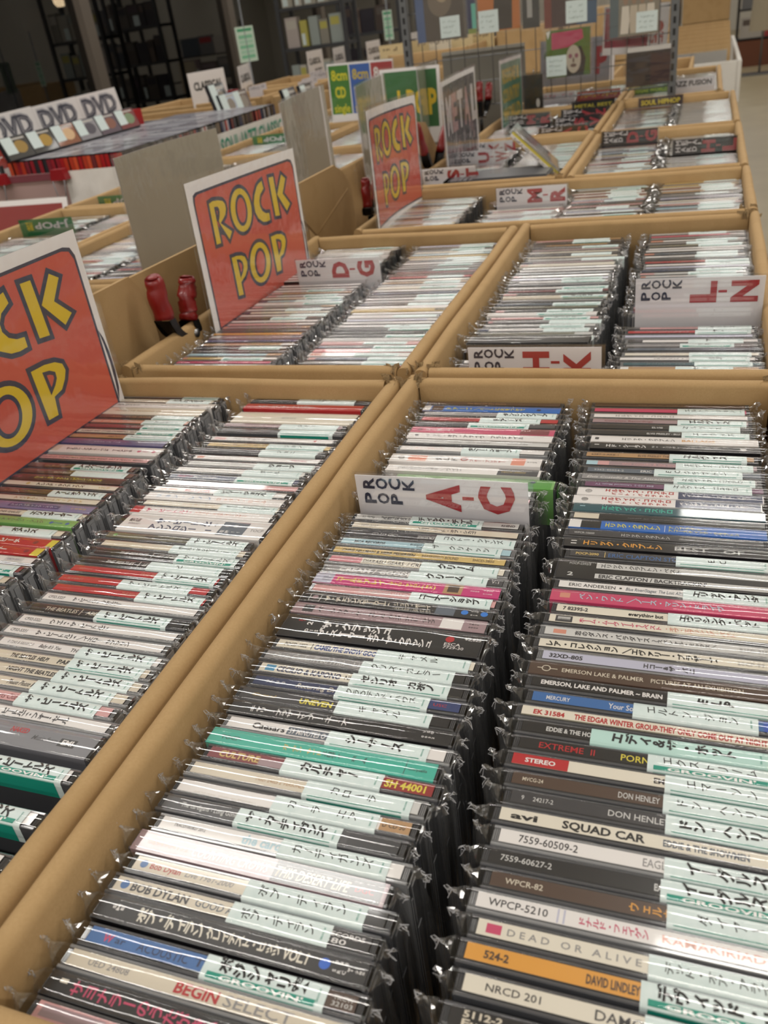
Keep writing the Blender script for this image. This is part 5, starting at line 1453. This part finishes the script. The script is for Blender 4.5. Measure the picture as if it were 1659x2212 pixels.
def dB(m, f):
    m.rect(0, 1, 0, 1, lambda u, v: f(u, v), mat('#b0672c', .5)); m.rect(.05, .8, .02, .1, lambda u, v: f(u, v, .0002), mat('#c39a24', .5))
    m.flat([[(.35, 0.02), (.8, 0.02), (.82, .6), (.62, .95), (.4, .7)]], lambda u, v: f(u, v, .0003), mat('#2d2420', .5)); m.flat([ellipse(.6, .85, .14, .12, 12)], lambda u, v: f(u, v, .0004), mat('#3a2e28', .5))
bagged('bagged orange cover with a dark figure, third item from the left post', -.617, -.497, 1.139, 1.262, dB, (-.616, -.559, 1.137, 1.192))
def dP(m, f):
    m.rect(0, 1, 0, 1, lambda u, v: f(u, v), mat('#23294f', .5)); m.rect(.55, 1, .1, .6, lambda u, v: f(u, v, .0002), mat('#5fae9c', .5)); m.rect(.1, 1, 0, .1, lambda u, v: f(u, v, .0002), mat('#7c8a3f', .5))
bagged('narrow navy bagged item between the portrait and the orange cover', -.650, -.622, 1.140, 1.262, dP)
def dC(m, f):
    m.rect(0, 1, 0, 1, lambda u, v: f(u, v), mat('#3b2226', .5)); m.rect(0, .14, 0, 1, lambda u, v: f(u, v, .0002), mat('#6d2a22', .5)); m.rect(.62, 1, 0, .4, lambda u, v: f(u, v, .0002), mat('#35506b', .5))
bagged('bagged dark maroon cover at the top of the wire grid', -.431, -.290, 1.128, 1.262, dC, (-.372, -.315, 1.134, 1.187))
def dG(m, f):
    m.rect(0, 1, 0, 1, lambda u, v: f(u, v), mat('#2a2a2c', .5)); m.rect(.3, .6, .2, .8, lambda u, v: f(u, v, .0002), mat('#9a9894', .5))
bagged('small black and white bagged item right of the orange cover', -.492, -.445, 1.135, 1.262, dG)
def dD(m, f):
    m.rect(0, 1, 0, 1, lambda u, v: f(u, v), mat('#7b7263', .5)); m.rect(0, .18, 0, 1, lambda u, v: f(u, v, .0002), mat('#4a5a60', .5))
    rn = random.Random(8)
    for k in range(4):
        u = .32 + .17 * k
        m.flat([[(u - .1, .05), (u + .1, .05), (u + .07, .55), (u - .07, .55)]], lambda a, b_: f(a, b_, .0003), mat(rn.choice(['#cfc6b8', '#b8ab98', '#d9d2c8']), .5))
        m.flat([ellipse(u, .68, .055, .12, 12)], lambda a, b_: f(a, b_, .0004), mat('#8d6f58', .5)); m.flat([ellipse(u, .78, .06, .09, 12)], lambda a, b_: f(a, b_, .0005), mat('#3b2c24', .5))
bagged('bagged cover with a group of people dressed in white', -.255, -.128, 1.085, 1.215, dD, (-.186, -.131, 1.091, 1.139))
def dE(m, f):
    m.rect(0, 1, 0, 1, lambda u, v: f(u, v), mat('#4f6a2c', .5))
    m.flat([[(.12, .95), (.12, .6), (.5, .62), (.85, .78), (.82, .97)]], lambda u, v: f(u, v, .0002), mat('#b0415f', .5))
    m.flat([[(.45, 0), (.85, 0), (.9, .35), (.8, .62), (.5, .6), (.42, .3)]], lambda u, v: f(u, v, .0002), mat('#2b2b28', .5))
    face_at(m, f, .62, .36, .17, .30, '#b5ab9b', '#6d5a52', '#8d5a68')
    m.flat([[(.0, .98), (.10, 1), (.04, .82)]], lambda u, v: f(u, v, .0004), mat('#d5d3ce', .3))
bagged('bagged green and pink cover with a pale smiling face in round goggles', -.427, -.307, 1.004, 1.121, dE, (-.428, -.372, 1.008, 1.059))
def dF(m, f):
    m.rect(0, 1, 0, 1, lambda u, v: f(u, v), mat('#2a2529', .4)); m.rect(0, 1, .88, 1, lambda u, v: f(u, v, .0003), mat('#c9c6c2', .4)); m.rect(.55, 1, .05, .8, lambda u, v: f(u, v, .0002), mat('#3c2a2f', .4))
bagged('dark case with a white top edge at the lower right of the grid', -.208, -.094, .959, 1.056, dF, Y=2.690)
def dK(m, f):
    m.rect(0, 1, 0, 1, lambda u, v: f(u, v), mat('#25201f', .5)); m.flat([ellipse(.75, .2, .1, .13, 10)], lambda u, v: f(u, v, .0002), mat('#c9c6c2', .5))
bagged('black bagged item beside the green and yellow sign, low on the grid', -.497, -.441, .925, 1.018, dK, Y=2.690)
def pinkdraw(m, fn):
    m.rect(4, 120, -100, -60, lambda a, b_: fn(a, b_, .0004), mat('#a3354f', .5)); m.rect(4, 34, -60, -4, lambda a, b_: fn(a, b_, .0004), mat('#b23a5a', .5))
    m.flat([ellipse(148, -55, 12, 14, 12)], lambda a, b_: fn(a, b_, .0004), mat('#b5453f', .5)); m.rect(126, 160, -95, -68, lambda a, b_: fn(a, b_, .0004), mat('#bb4a42', .5))
    text_h(m, '新譜', 128, 158, -82, 20, lambda a, b_: fn(a, b_, .0006), WHITEP, .02)
hung_sheet('white and crimson notice behind the cover with the people in white', (-.274, 2.735, 1.160), (1, 0, -.05), (0, 0, 1), 172, 118, pinkdraw, name='notice', seed=41)
def pdraw(m, fn):
    m.grid([[fn(240 * i / 4, -150 * j / 2, .0003) for i in range(5)] for j in range(3)], mat('#84848a', .55), True, True)
    text_h(m, 'P', 190, 232, -70, 80, lambda a, b_: fn(a, b_, .0005), mat('#8d2d33', .5), .05)
    text_h(m, 'GR', 12, 60, -45, 30, lambda a, b_: fn(a, b_, .0005), mat('#4f6a55', .5), .04)
hung_sheet('grey sign with a dark red letter behind the wire grid', (-.555, 3.36, 1.068), (1, 0, -.03), (0, 0, 1), 255, 150, pdraw, seed=43)
# ---------------------------------------------------------------- the DVD rack on the left
o = empty('rack_table', (-1.95, 2.75, 0)); tag(o, 'white-draped rack of DVD cases along the left side', 'table')
m = MB(); m.box(-.52, .485, -.68, .62, .78, .800, CLOTH); m.obj('table_top', o)
m = MB(); rows = []
for z, k in ((.958, 0), (.92, .003), (.85, .008), (.70, .015), (.4, .03)):
    rows.append([(.494 + k * (1 + .7 * math.sin(j * .9)), -.69 + 1.55 * j / 60, z) for j in range(61)])
m.grid(rows, CLOTH, True, True)
m.obj('front_cloth', o)
m = MB(); rows = []
for z, k in ((.956, 0), (.92, .003), (.85, .008), (.70, .015), (.4, .03)):
    rows.append([(.280 + .214 * j / 12, -.690 - k * (1 + .7 * math.sin(j * 1.3)), z) for j in range(13)])
m.grid(rows, CLOTH, True, True)
m.obj('end_cloth', o)
m = MB()
text_h(m, 'SOUL JAZZ CLASSIC', 0, .47, .918, .056, lambda x, y: (.512, -.20 + x, y), mat('#2f8a70', .6), .02)
m.obj('cloth_lettering', o)['label'] = 'green lettering on the white cloth'
m = MB(); m.box(-.52, .300, -.690, -.683, .55, .955, mat('#a88c88', .7)); m.box(-.50, .285, -.694, -.690, .937, .955, mat('#743942', .6)); m.box(-.45, .285, -.694, -.690, .845, .862, mat('#743942', .6)); m.box(-.45, .285, -.694, -.690, .60, .845, mat('#6d4d49', .7)); m.obj('end_panel', o)
for X in (-.45, .43):
    for Yy in (-.6, .55):
        q = MB(); q.tube([(X, Yy, 0), (X, Yy, .78)], .018, ZINC, 10); q.obj('leg', o)
def binder(label, x, y, z, sc=1):
    o = empty('binder_clip', (x, y, z)); tag(o, label, 'clip', 'red clips on the rack cloth')
    m = MB(); m.add([(-.02, -.012, .01), (.02, -.012, .01), (.026, -.012, -.018), (-.026, -.012, -.018), (-.02, .012, .01), (.02, .012, .01), (.026, .012, -.018), (-.026, .012, -.018)], [(0, 1, 2, 3), (7, 6, 5, 4), (0, 4, 5, 1), (1, 5, 6, 2), (3, 7, 4, 0)][:5], mat('#8d1a20', .35)); m.obj('clasp', o)
    m = MB()
    for s in (-1, 1):
        m.tube([(s * .02, -.013, -.018), (s * .014, -.016, -.06), (s * .006, -.016, -.085), (0, -.016, -.088)], .0015, ZINC, 6)
    m.obj('wire_handle', o)
binder('red clip on the rack end panel, nearer the white cloth', -1.675, 2.045, .955)
binder('red clip on the rack end panel, at the picture edge', -1.885, 2.045, .955)
DVDC = ['#2a2a2e', '#1d1d20', '#3b3b44', '#5c5c66', '#6d2a2d', '#2c3555', '#8b8a90', '#40323c', '#7a6a5a', '#a33a34', '#c9c6c8', '#51402f']
dr = random.Random(21)
_DV = {}
def dvd_meshes(c):
    if c not in _DV:
        a = MB(); a.box(-.135, 0, -.0068, .0068, 0, .190, mat('#202024', .25, .3))
        s = MB(); s.rect(0, 1, 0, 1, lambda u, v: (.0003, -.0064 + .0128 * u, .004 + .182 * v), mat(c, .35, .3))
        rn = random.Random(hash(c) % 97)
        s.rect(.15, .85, .25 + rn.random() * .2, .75, lambda u, v: (.0005, -.0064 + .0128 * u, .004 + .182 * v), mat(dr.choice(DVDC), .4))
        s.rect(.1, .9, .03, .10, lambda u, v: (.0005, -.0064 + .0128 * u, .004 + .182 * v), mat('#b9b7b5', .4))
        s.rect(0, 1, 0, 1, lambda u, v: (-.135 + .135 * v, -.0064 + .0128 * u, .1903), mat(dr.choice(['#85858f', '#a5a5ae', '#6a6a74', '#b5b3b8', '#77707a']), .4, .25))  # case top painted pale grey in place of the shine from above
        _DV[c] = (a.mesh('case', .0008, 1), s.mesh('spine_sleeve'))
    return _DV[c]
def dvd(label, loc, rz, group, lean=0):
    ca, sp_ = dvd_meshes(dr.choice(DVDC))
    o = empty('dvd_case', loc, (lean, 0, rz)); tag(o, label, 'dvd', group)
    link(bpy.data.objects.new('case', ca), o); link(bpy.data.objects.new('spine_sleeve', sp_), o)
def end_dvd(label, loc, group):
    o = empty('dvd_case', loc, (0, 0, -PI / 2 + dr.uniform(-.01, .01))); tag(o, label, 'dvd', group)
    ca, sp_ = dvd_meshes(dr.choice(['#a31c1f', '#8d1f2a', '#b33a24', '#2a2a2e', '#6d2a2d', '#c9502f', '#7a2430']))
    link(bpy.data.objects.new('case', ca), o); link(bpy.data.objects.new('spine_sleeve', sp_), o)
for r_, X in ((0, -1.472), (1, -1.612), (2, -1.752)):
    for i in range(54):
        dvd('upright DVD case, %s from the near end of the rack, %s row' % (ordinal(i + 1), ('front', 'middle', 'rear')[r_]), (X + dr.uniform(-.004, .003), 2.240 + i * .0152 + dr.uniform(-.0004, .0004), .801), dr.uniform(-.01, .01), 'DVDs standing in the rack')
for i in range(26):
    end_dvd('upright DVD case, %s from the corner across the near rack end' % ordinal(26 - i), (-1.868 + i * .0152, 2.084 + dr.uniform(-.003, .003), .801), 'DVDs across the near rack end')
# face-out cases leaning before the white signs
def faceout(label, x, y, z, w, h, c, art, yaw=PI / 2, lean=-.3, sticker=True, name='dvd_case', cat='dvd'):
    o = empty(name, (x, y, z), (lean, 0, yaw)); tag(o, label, cat, 'face-out cases on the rack')
    m = MB(); m.box(-w / 2, w / 2, -.007, .007, 0, h, mat('#202024', .3)); m.obj('case', o, .001, 1)
    m = MB(); m.rect(0, 1, 0, 1, lambda u, v: (-w / 2 + .003 + (w - .006) * u, -.0073, .003 + (h - .006) * v), mat(c, .3, .4))
    m.flat([ellipse(.62, .5, .25, .28, 12)], lambda u, v: (-w / 2 + w * u, -.0075, h * v), mat(art, .4)); m.rect(.3, .9, .82, .9, lambda u, v: (-w / 2 + w * u, -.0075, h * v), mat('#b8b4ae', .4)); m.obj('cover', o)
    if sticker:
        m = MB(); m.rect(.02, .42, .25, .97, lambda u, v: (-w / 2 + w * u, -.0082, h * v), MINT); m.obj('price_sticker', o)
fo = [('#3a3835', '#a0813f', 'black case with a gold emblem, nearest of those leaning by the white signs'), ('#36332f', '#b08d3c', 'black case with a gold emblem before the gap between two white signs'),
      ('#8a4f2c', '#d8b48a', 'case with an orange-brown portrait before the middle white sign'), ('#8d8a90', '#55505a', 'pale grey case before the farthest white sign'), ('#5c4a58', '#8a5a4a', 'mauve-brown case before the farthest white sign'), ('#7a2f33', '#7c8f6d', 'red and green case beside the tall red box')]
for i, (c, a, l) in enumerate(fo):
    faceout(l, -1.835, 2.105 + i * .112, .9925, .112, .064, c, a, lean=-.35)
o = empty('box_set', (-1.945, 2.80, .984), (0, 0, PI / 2)); tag(o, 'tall red box set with a pale sticker at the far end of the leaning cases', 'box set')
m = MB(); m.box(-.075, .075, -.03, .03, 0, .055, mat('#a81d22', .35, .3)); m.obj('box', o, .002, 2)
m = MB(); m.rect(-.045, .015, .004, .050, lambda u, v: (u, -.0305, v), WHITEP); m.obj('price_sticker', o)
b = MB(); b.box(-2.30, -1.895, 2.075, 3.04, .801, .983, mat('#3b3a3d', .6)); tag(b.obj('riser'), 'dark riser under the leaning cases behind the DVD rows', 'riser')
def dvdsign(m, fn):
    text_h(m, 'DVD', 38, 216, -44, 62, lambda a, b_: fn(a, b_, .0003), mat('#c4c2c8', .5), .085)
    text_h(m, 'DVD', 41, 213, -44, 57, lambda a, b_: fn(a, b_, .0005), mat('#3a3d52', .5), .05)
    text_h(m, 'DVD', 45, 209, -44, 50, lambda a, b_: fn(a, b_, .0007), mat('#d6d3d8', .5), -.035)
for i, (y, z, l) in enumerate(((2.24, 1.100, 'white DVD sign at the picture edge, half hidden by a red and white notice'), (2.478, 1.102, 'white DVD sign in the middle of the three'), (2.720, 1.106, 'white DVD sign beside the tall red box, farthest of the three'))):
    hung_sheet(l, (-2.085, y, z), (.12, 1, .03), (-.12, 0, 1), 232, 175, dvdsign, seed=50 + i, group='white DVD signs', margin=2)
def rw(m, fn):
    m.rect(0, 120, -95, -40, lambda a, b_: fn(a, b_, .0003), mat('#b3322f', .5)); scribble(m, 10, 110, -66, 22, lambda a, b_: fn(a, b_, .0005), WHITEP, random.Random(2)); scribble(m, 10, 100, -22, 16, lambda a, b_: fn(a, b_, .0005), mat('#7a4a46', .5), random.Random(3))
hung_sheet('red and white slanted notice at the left picture edge', (-1.965, 2.02, 1.055), (.55, .55, .12), (-.1, -.05, 1), 120, 130, rw, name='notice', seed=60, margin=2)

# ---------------------------------------------------------------- classical section behind the rack
table('back_table', 'white-clothed table behind the rack, under the boxes with classical signs', -2.45, -1.56, 3.44, 5.85, .80)
carton('low cardboard box behind the DVD rows, with small cases leaning on it', -2.30, -1.70, 3.06, 3.36, .801, .985)
carton('cardboard box behind the low one, below the first classical sign', -2.35, -1.70, 3.43, 3.86, .801, .995)
carton('cardboard box right of the classical signs, its near wall a pale strip', -1.68, -1.41, 3.46, 4.10, .801, .99)
carton('cardboard box under the white signs in front of the cassettes', -2.35, -1.60, 4.84, 5.28, .801, .90)
carton('cardboard box at the far end of the table behind the rack', -2.10, -1.55, 5.32, 5.80, .801, .905)
carton('cardboard box farther along behind the classical signs', -2.20, -1.55, 4.20, 4.80, .801, .99)
def classic(m, fn):
    f = lambda a, b_: fn(a, b_, .0004)
    text_h(m, 'CLASSICAL', 22, 185, -52, 30, f, INK, .045); text_h(m, 'MUSIC', 88, 190, -105, 30, f, INK, .045)
    for k in range(7):
        m.flat([[(110 + 11 * k, -165), (116 + 11 * k, -165), (122 + 11 * k, -140), (116 + 11 * k, -140)]], f, mat('#c4717a', .5))
for i, (p, u, w_, l) in enumerate((((-2.02, 3.42, 1.110), (.35, 1, .0), 205, 'white classical-music sign nearest the DVD rack, beside a red clip'), ((-2.0, 3.835, 1.098), (-.2, 1, .03), 205, 'white classical-music sign under the hanging green leaflet'),
                                  ((-2.1, 4.87, 1.095), (.02, 1, .0), 222, 'white classical-music sign in front of the cassette shelves'), ((-2.1, 5.27, 1.085), (-.05, 1, .0), 222, 'white classical-music sign right of the cassette shelves'),
                                  ((-1.98, 5.53, 1.088), (.1, 1, 0), 205, 'small far white sign beside the green strip'), ((-1.70, 5.50, 1.102), (.0, 1, 0), 205, 'small far white sign just left of the grid post'))):
    hung_sheet(l, p, u, (0, 0, 1), w_, 215, classic, seed=70 + i, group='white classical signs', margin=2)
binder('small red clip at the foot of the first classical sign', -1.925, 3.61, 1.012)
rr = random.Random(5)
for i, (x, y, z) in enumerate(((-1.98, 3.62, .999), (-1.90, 3.80, .999), (-1.72, 3.98, .994), (-1.60, 4.05, .994), (-1.66, 3.80, .994), (-1.80, 4.30, .994), (-1.90, 4.50, .994))):
    b = MB(); b.box(-.0005, .0005, -.09, .09, -.14, .020, mat('#c9c6cc', .5)); scribble(b, -.07, .07, .008, .014, lambda a, c: (.0009, a, c), NAVY, rr)
    o = b.obj('divider_card'); o.location = (x, y, z)
    tag(o, 'white lettered card in the classical boxes, %s from the DVD rack' % ordinal(i + 1), 'card', 'white cards in the classical boxes')
for i, (x, y, c, l) in enumerate(((-1.70, 3.10, '#26262a', 'tall black case with mint sticker leaning in the low cardboard box'), (-1.69, 3.13, '#b9c4d6', 'shiny pale case leaning in front of the tall black case'), (-1.69, 3.24, '#6d5a55', 'small brown case with mint sticker in the low cardboard box'), (-1.52, 3.30, '#5a5358', 'dark case with mint sticker above the green-lettered cloth'), (-1.50, 3.42, '#4a3f38', 'brown case with mint sticker above the green-lettered cloth, the farther one'))):
    faceout(l, x + (.0 if i < 3 else .02), y, .955 if i < 3 else .905, .12, .125 if i == 0 else .085 if i < 3 else .12, c, '#8d8378', lean=-.25, name='disc_case', cat='cd')
# leaflet strips hanging by the glass
def leaf(label, x, y, z, w, h, yaw):
    o = empty('leaflet', (x, y, z), (0, 0, yaw)); tag(o, label, 'leaflet')
    m = MB(); m.box(-w / 2, w / 2, -.0008, .0008, 0, h, mat('#c3d8c8', .5)); m.rect(-.4 * w, .4 * w, h * .86, h * .94, lambda u, v: (u, -.0012, v), mat('#3d9a6d', .5))
    for k in range(5):
        m.rect(-.38 * w, .38 * w, h * (.1 + .14 * k), h * (.2 + .14 * k), lambda u, v: (u, -.0012, v), mat(('#7fbf9b', '#a5cdb5')[k % 2], .5))
    m.obj('printed_sheet', o)
    m = MB(); m.tube([(0, 0, -z + .01), (0, .004, h + .2)], .006, ZINC, 6); m.obj('pole', o)
leaf('green and white leaflet on a thin pole above the second classical sign', -2.52, 5.00, 1.080, .155, .180, PI / 2.4)
leaf('narrow green strip on a pole left of the grid post', -1.98, 6.0, 1.07, .06, .17, .2)

# ---------------------------------------------------------------- shelves far back
def shelf_unit(label, x0, x1, y, zs, h, seed, cols, item, icat, ilabel, d=.22, frame='#3c3d40', sparse=1.0, w=(.05, .10), tagp=.5, plinth=False):
    o = empty('shelf_unit', ((x0 + x1) / 2, y, 0)); tag(o, label, 'shelf')
    cx = (x0 + x1) / 2
    fm = mat(frame, .5)
    for X in (x0 - cx, x1 - cx):
        for Yy in (-d / 2, d / 2):
            q = MB(); q.box(X - .012, X + .012, Yy - .012, Yy + .012, 0, zs[-1] + h + .1, fm); q.obj('post', o)
    rn = random.Random(seed)
    cnt = 0
    for zi, z in enumerate(zs):
        cnt = 0
        q = MB(); q.box(x0 - cx, x1 - cx, -d / 2, d / 2, z - .02, z, fm); q.obj('shelf', o)
        x = x0 + .03
        while x < x1 - .05:
            wd = rn.uniform(*w)
            if rn.random() < sparse and x + wd < x1 - .01:
                hh = h * rn.uniform(.75, .98)
                b = MB(); b.box(-wd / 2, wd / 2, -.03, .03, .0005, hh, mat(rn.choice(cols), .4, .3))
                if rn.random() < tagp:
                    b.rect(-wd * .4, wd * .1, hh * .05, hh * .5, lambda u, v: (u, -.0305, v), MINT)
                b.rect(-wd * .4, wd * .42, hh * .62, hh * .9, lambda u, v: (u, -.0305, v), mat(rn.choice(cols), .5))
                q = b.obj(item); q.location = (x + wd / 2, y - d / 2 + .05, z); cnt += 1
                tag(q, '%s, %s along the %s board from the bottom' % (ilabel, ordinal(cnt), ordinal(zi + 1)), icat, item.replace('_', ' ') + 's on ' + label.split(',')[0])
            x += wd + rn.uniform(.004, .02)
    if plinth:
        q = MB(); q.box(x0 - cx, x1 - cx, -d / 2 - .02, d / 2, 0, zs[0] - .03, mat('#6d3d26', .5)); q.obj('plinth', o)['label'] = 'reddish-brown plinth'
    return o
shelf_unit('dark rack of pale cassettes, between the glass and the classical signs', -2.70, -2.24, 6.0, [.84, 1.10, 1.335], .19, 3, ['#a9a497', '#bdb8ad', '#8f8b80', '#b3a9a4', '#9aa39f', '#b5ae5a'], 'cassette_case', 'cassette', 'pale cassette case with tag', w=(.045, .09))
shelf_unit('dim tall shelves of dark cases, right of the cassette rack', -2.62, -2.15, 6.9, [.55, .85, 1.12, 1.38], .20, 4, ['#3a3230', '#4a3f3a', '#2f2b33', '#57504a', '#6a5a50', '#4a3a44'], 'video_case', 'video', 'dim dark case', w=(.04, .11), tagp=.12)
shelf_unit('dim far shelves of dark cases behind the grid post', -2.11, -1.52, 7.2, [.60, .86, 1.12, 1.38], .20, 6, ['#4a4440', '#5c5550', '#6a625a', '#39404a', '#7a7068'], 'video_case', 'video', 'grey-brown case on the far shelves', w=(.04, .11), tagp=.3)
shelf_unit('far brown-based record shelves beyond the aisle', .36, 1.60, 13.9, [.34, .68, 1.02], .31, 9, ['#6d6d70', '#8a8480', '#5a4f4a', '#7a6a70', '#9a2f33', '#47505c', '#b0aaa4'], 'record_sleeve', 'record', 'record sleeve facing out', d=.4, frame='#211c1a', w=(.26, .33), tagp=.3, plinth=True)
o = empty('coat_stand', (.62, 12.6, 0)); tag(o, 'thin stand with a cream coat hanging before the far shelves', 'stand')
m = MB(); m.tube([(0, 0, 0), (0, 0, .9)], .012, ZINC, 8); m.obj('pole', o)
m = MB(); m.box(-.2, .2, -.12, .12, 0, .02, ZINC); m.obj('foot', o)
m = MB(); m.grid([[(.13 * (1 + .25 * (1 - v)) * math.cos(t), .09 * math.sin(t) * (1 + .2 * math.sin(3 * t)), .48 + .5 * v) for t in (2 * PI * i / 16 for i in range(17))] for v in (0, .3, .6, .85, 1)], mat('#b5aa95', .8), True); m.obj('coat', o)

# ---------------------------------------------------------------- record bin, big cartons and the boxes beyond the grid
table('far_table', 'table carrying the white record bin and the two big cartons', -1.46, .10, 4.20, 8.4, .70)
WB = noisy('white_bin_board', '#c9c6c0', '#d3d0ca', 12, .6, .05)
o = empty('record_bin', (-.10, 5.1, .70)); tag(o, 'white bin of records with brown cardboard dividers beside the aisle', 'bin')
for (x0, x1, y0, y1) in ((-.29, -.272, -.8, .8), (.222, .240, -.8, .8)):
    m = MB(); m.box(x0, x1, y0, y1, 0, .165, WB); m.obj('side_panel', o, .003, 2)
for y in (-.8, .782):
    m = MB(); m.box(-.272, .222, y, y + .018, 0, .165, WB); m.obj('end_panel', o, .003, 2)
m = MB(); m.box(-.272, .222, -.782, .782, 0, .008, WB); m.obj('base', o)
for i in range(7):
    y = 4.48 + .085 * i
    b = MB(); b.box(-.17, .17, -.002, .002, 0, .205 + .012 * i, CARD)
    q = b.obj('record_divider', bevel=.001, seg=1); q.location = (-.075, y, .709); q.rotation_euler = (-.10, 0, 0)
    tag(q, 'brown cardboard record divider, %s from the near end of the white bin' % ordinal(i + 1), 'divider', 'record dividers in the white bin')
for i in range(2):
    b = MB(); b.box(-.155, .155, -.003, .003, 0, .19, mat('#8d8a86', .3, .4)); rows = [[(-.158 + .316 * k / 8, -.0045 - .002 * abs(math.sin(k * 2 + i)), z) for k in range(9)] for z in (-.0, .1, .196)]
    b.grid(rows, BAG, True)
    q = b.obj('bagged_record'); q.location = (-.075, 4.44 + .075 * i, .709); q.rotation_euler = (-.1, 0, 0)
    tag(q, ('bagged record at the very front of the white bin', 'bagged record behind the first divider of the white bin')[i], 'record', 'bagged records in the white bin')
def big(label, x0, x1, y0, y1, z0, z1):
    o = empty('carton', ((x0 + x1) / 2, (y0 + y1) / 2, z0)); tag(o, label, 'box')
    a, c, h = (x1 - x0) / 2, (y1 - y0) / 2, z1 - z0
    m = MB(); m.box(-a, a, -c, c, 0, h, CARD); m.obj('body', o, .004, 2)
    m = MB(); m.box(-a - .004, a + .004, -c - .004, c + .004, h * .45, h + .006, CARD); m.obj('lid', o, .004, 2)
big('big closed carton behind the white record bin, next to the aisle', -.195, .135, 7.75, 8.25, .701, 1.06)
big('big closed carton left of the other, behind the grid post', -.560, -.225, 7.75, 8.25, .701, 1.04)
big('brown carton seen through the wire grid below the maroon cover', -1.00, -.70, 4.75, 5.25, .701, 1.075)
big('brown carton seen through the wire grid left of the smiling face', -.66, -.36, 4.70, 5.20, .701, 1.11)
big('tall brown carton behind the pink notice', -.48, -.30, 5.6, 6.0, .701, 1.20)
carton('cardboard box with pale cards behind the grid post', -1.455, -1.05, 4.35, 5.1, .701, 1.045)
carton('cardboard box of cards behind the grey board', -1.34, -1.02, 3.6 + .65, 4.33, .701, .98)
carton('cardboard box half hidden behind the dark case on the grid', -.34, -.05, 3.52, 4.1, .765, .915)
for i in range(5):
    b = MB(); b.box(-.07, .07, -.0008, .0008, 0, .12, mat(('#c9b58a', '#b8a377', '#cfc4ae')[i % 3], .6)); scribble(b, -.05, .05, .10, .02, lambda a, c: (a, -.0012, c), spine_mat('brown'), rr)
    q = b.obj('price_card'); q.location = (-1.44 + .09 * i, 4.40 + .08 * i, .97)
    tag(q, 'tan lettered card in the far box, %s from the grid post' % ordinal(i + 1), 'card', 'tan cards in the far box')

def redposter(m, fn):
    m.grid([[fn(14 + 272 * i / 4, -14 - 380 * j / 2, .0003) for i in range(5)] for j in range(3)], mat('#8d1418', .5), True, True)
hung_sheet('dark red poster with a white border, low at the left picture edge', (-1.845, 1.790, .935), (.85, .45, -.08), (-.25, .2, 1), 300, 410, redposter, name='poster', cat='poster', seed=80, margin=3)
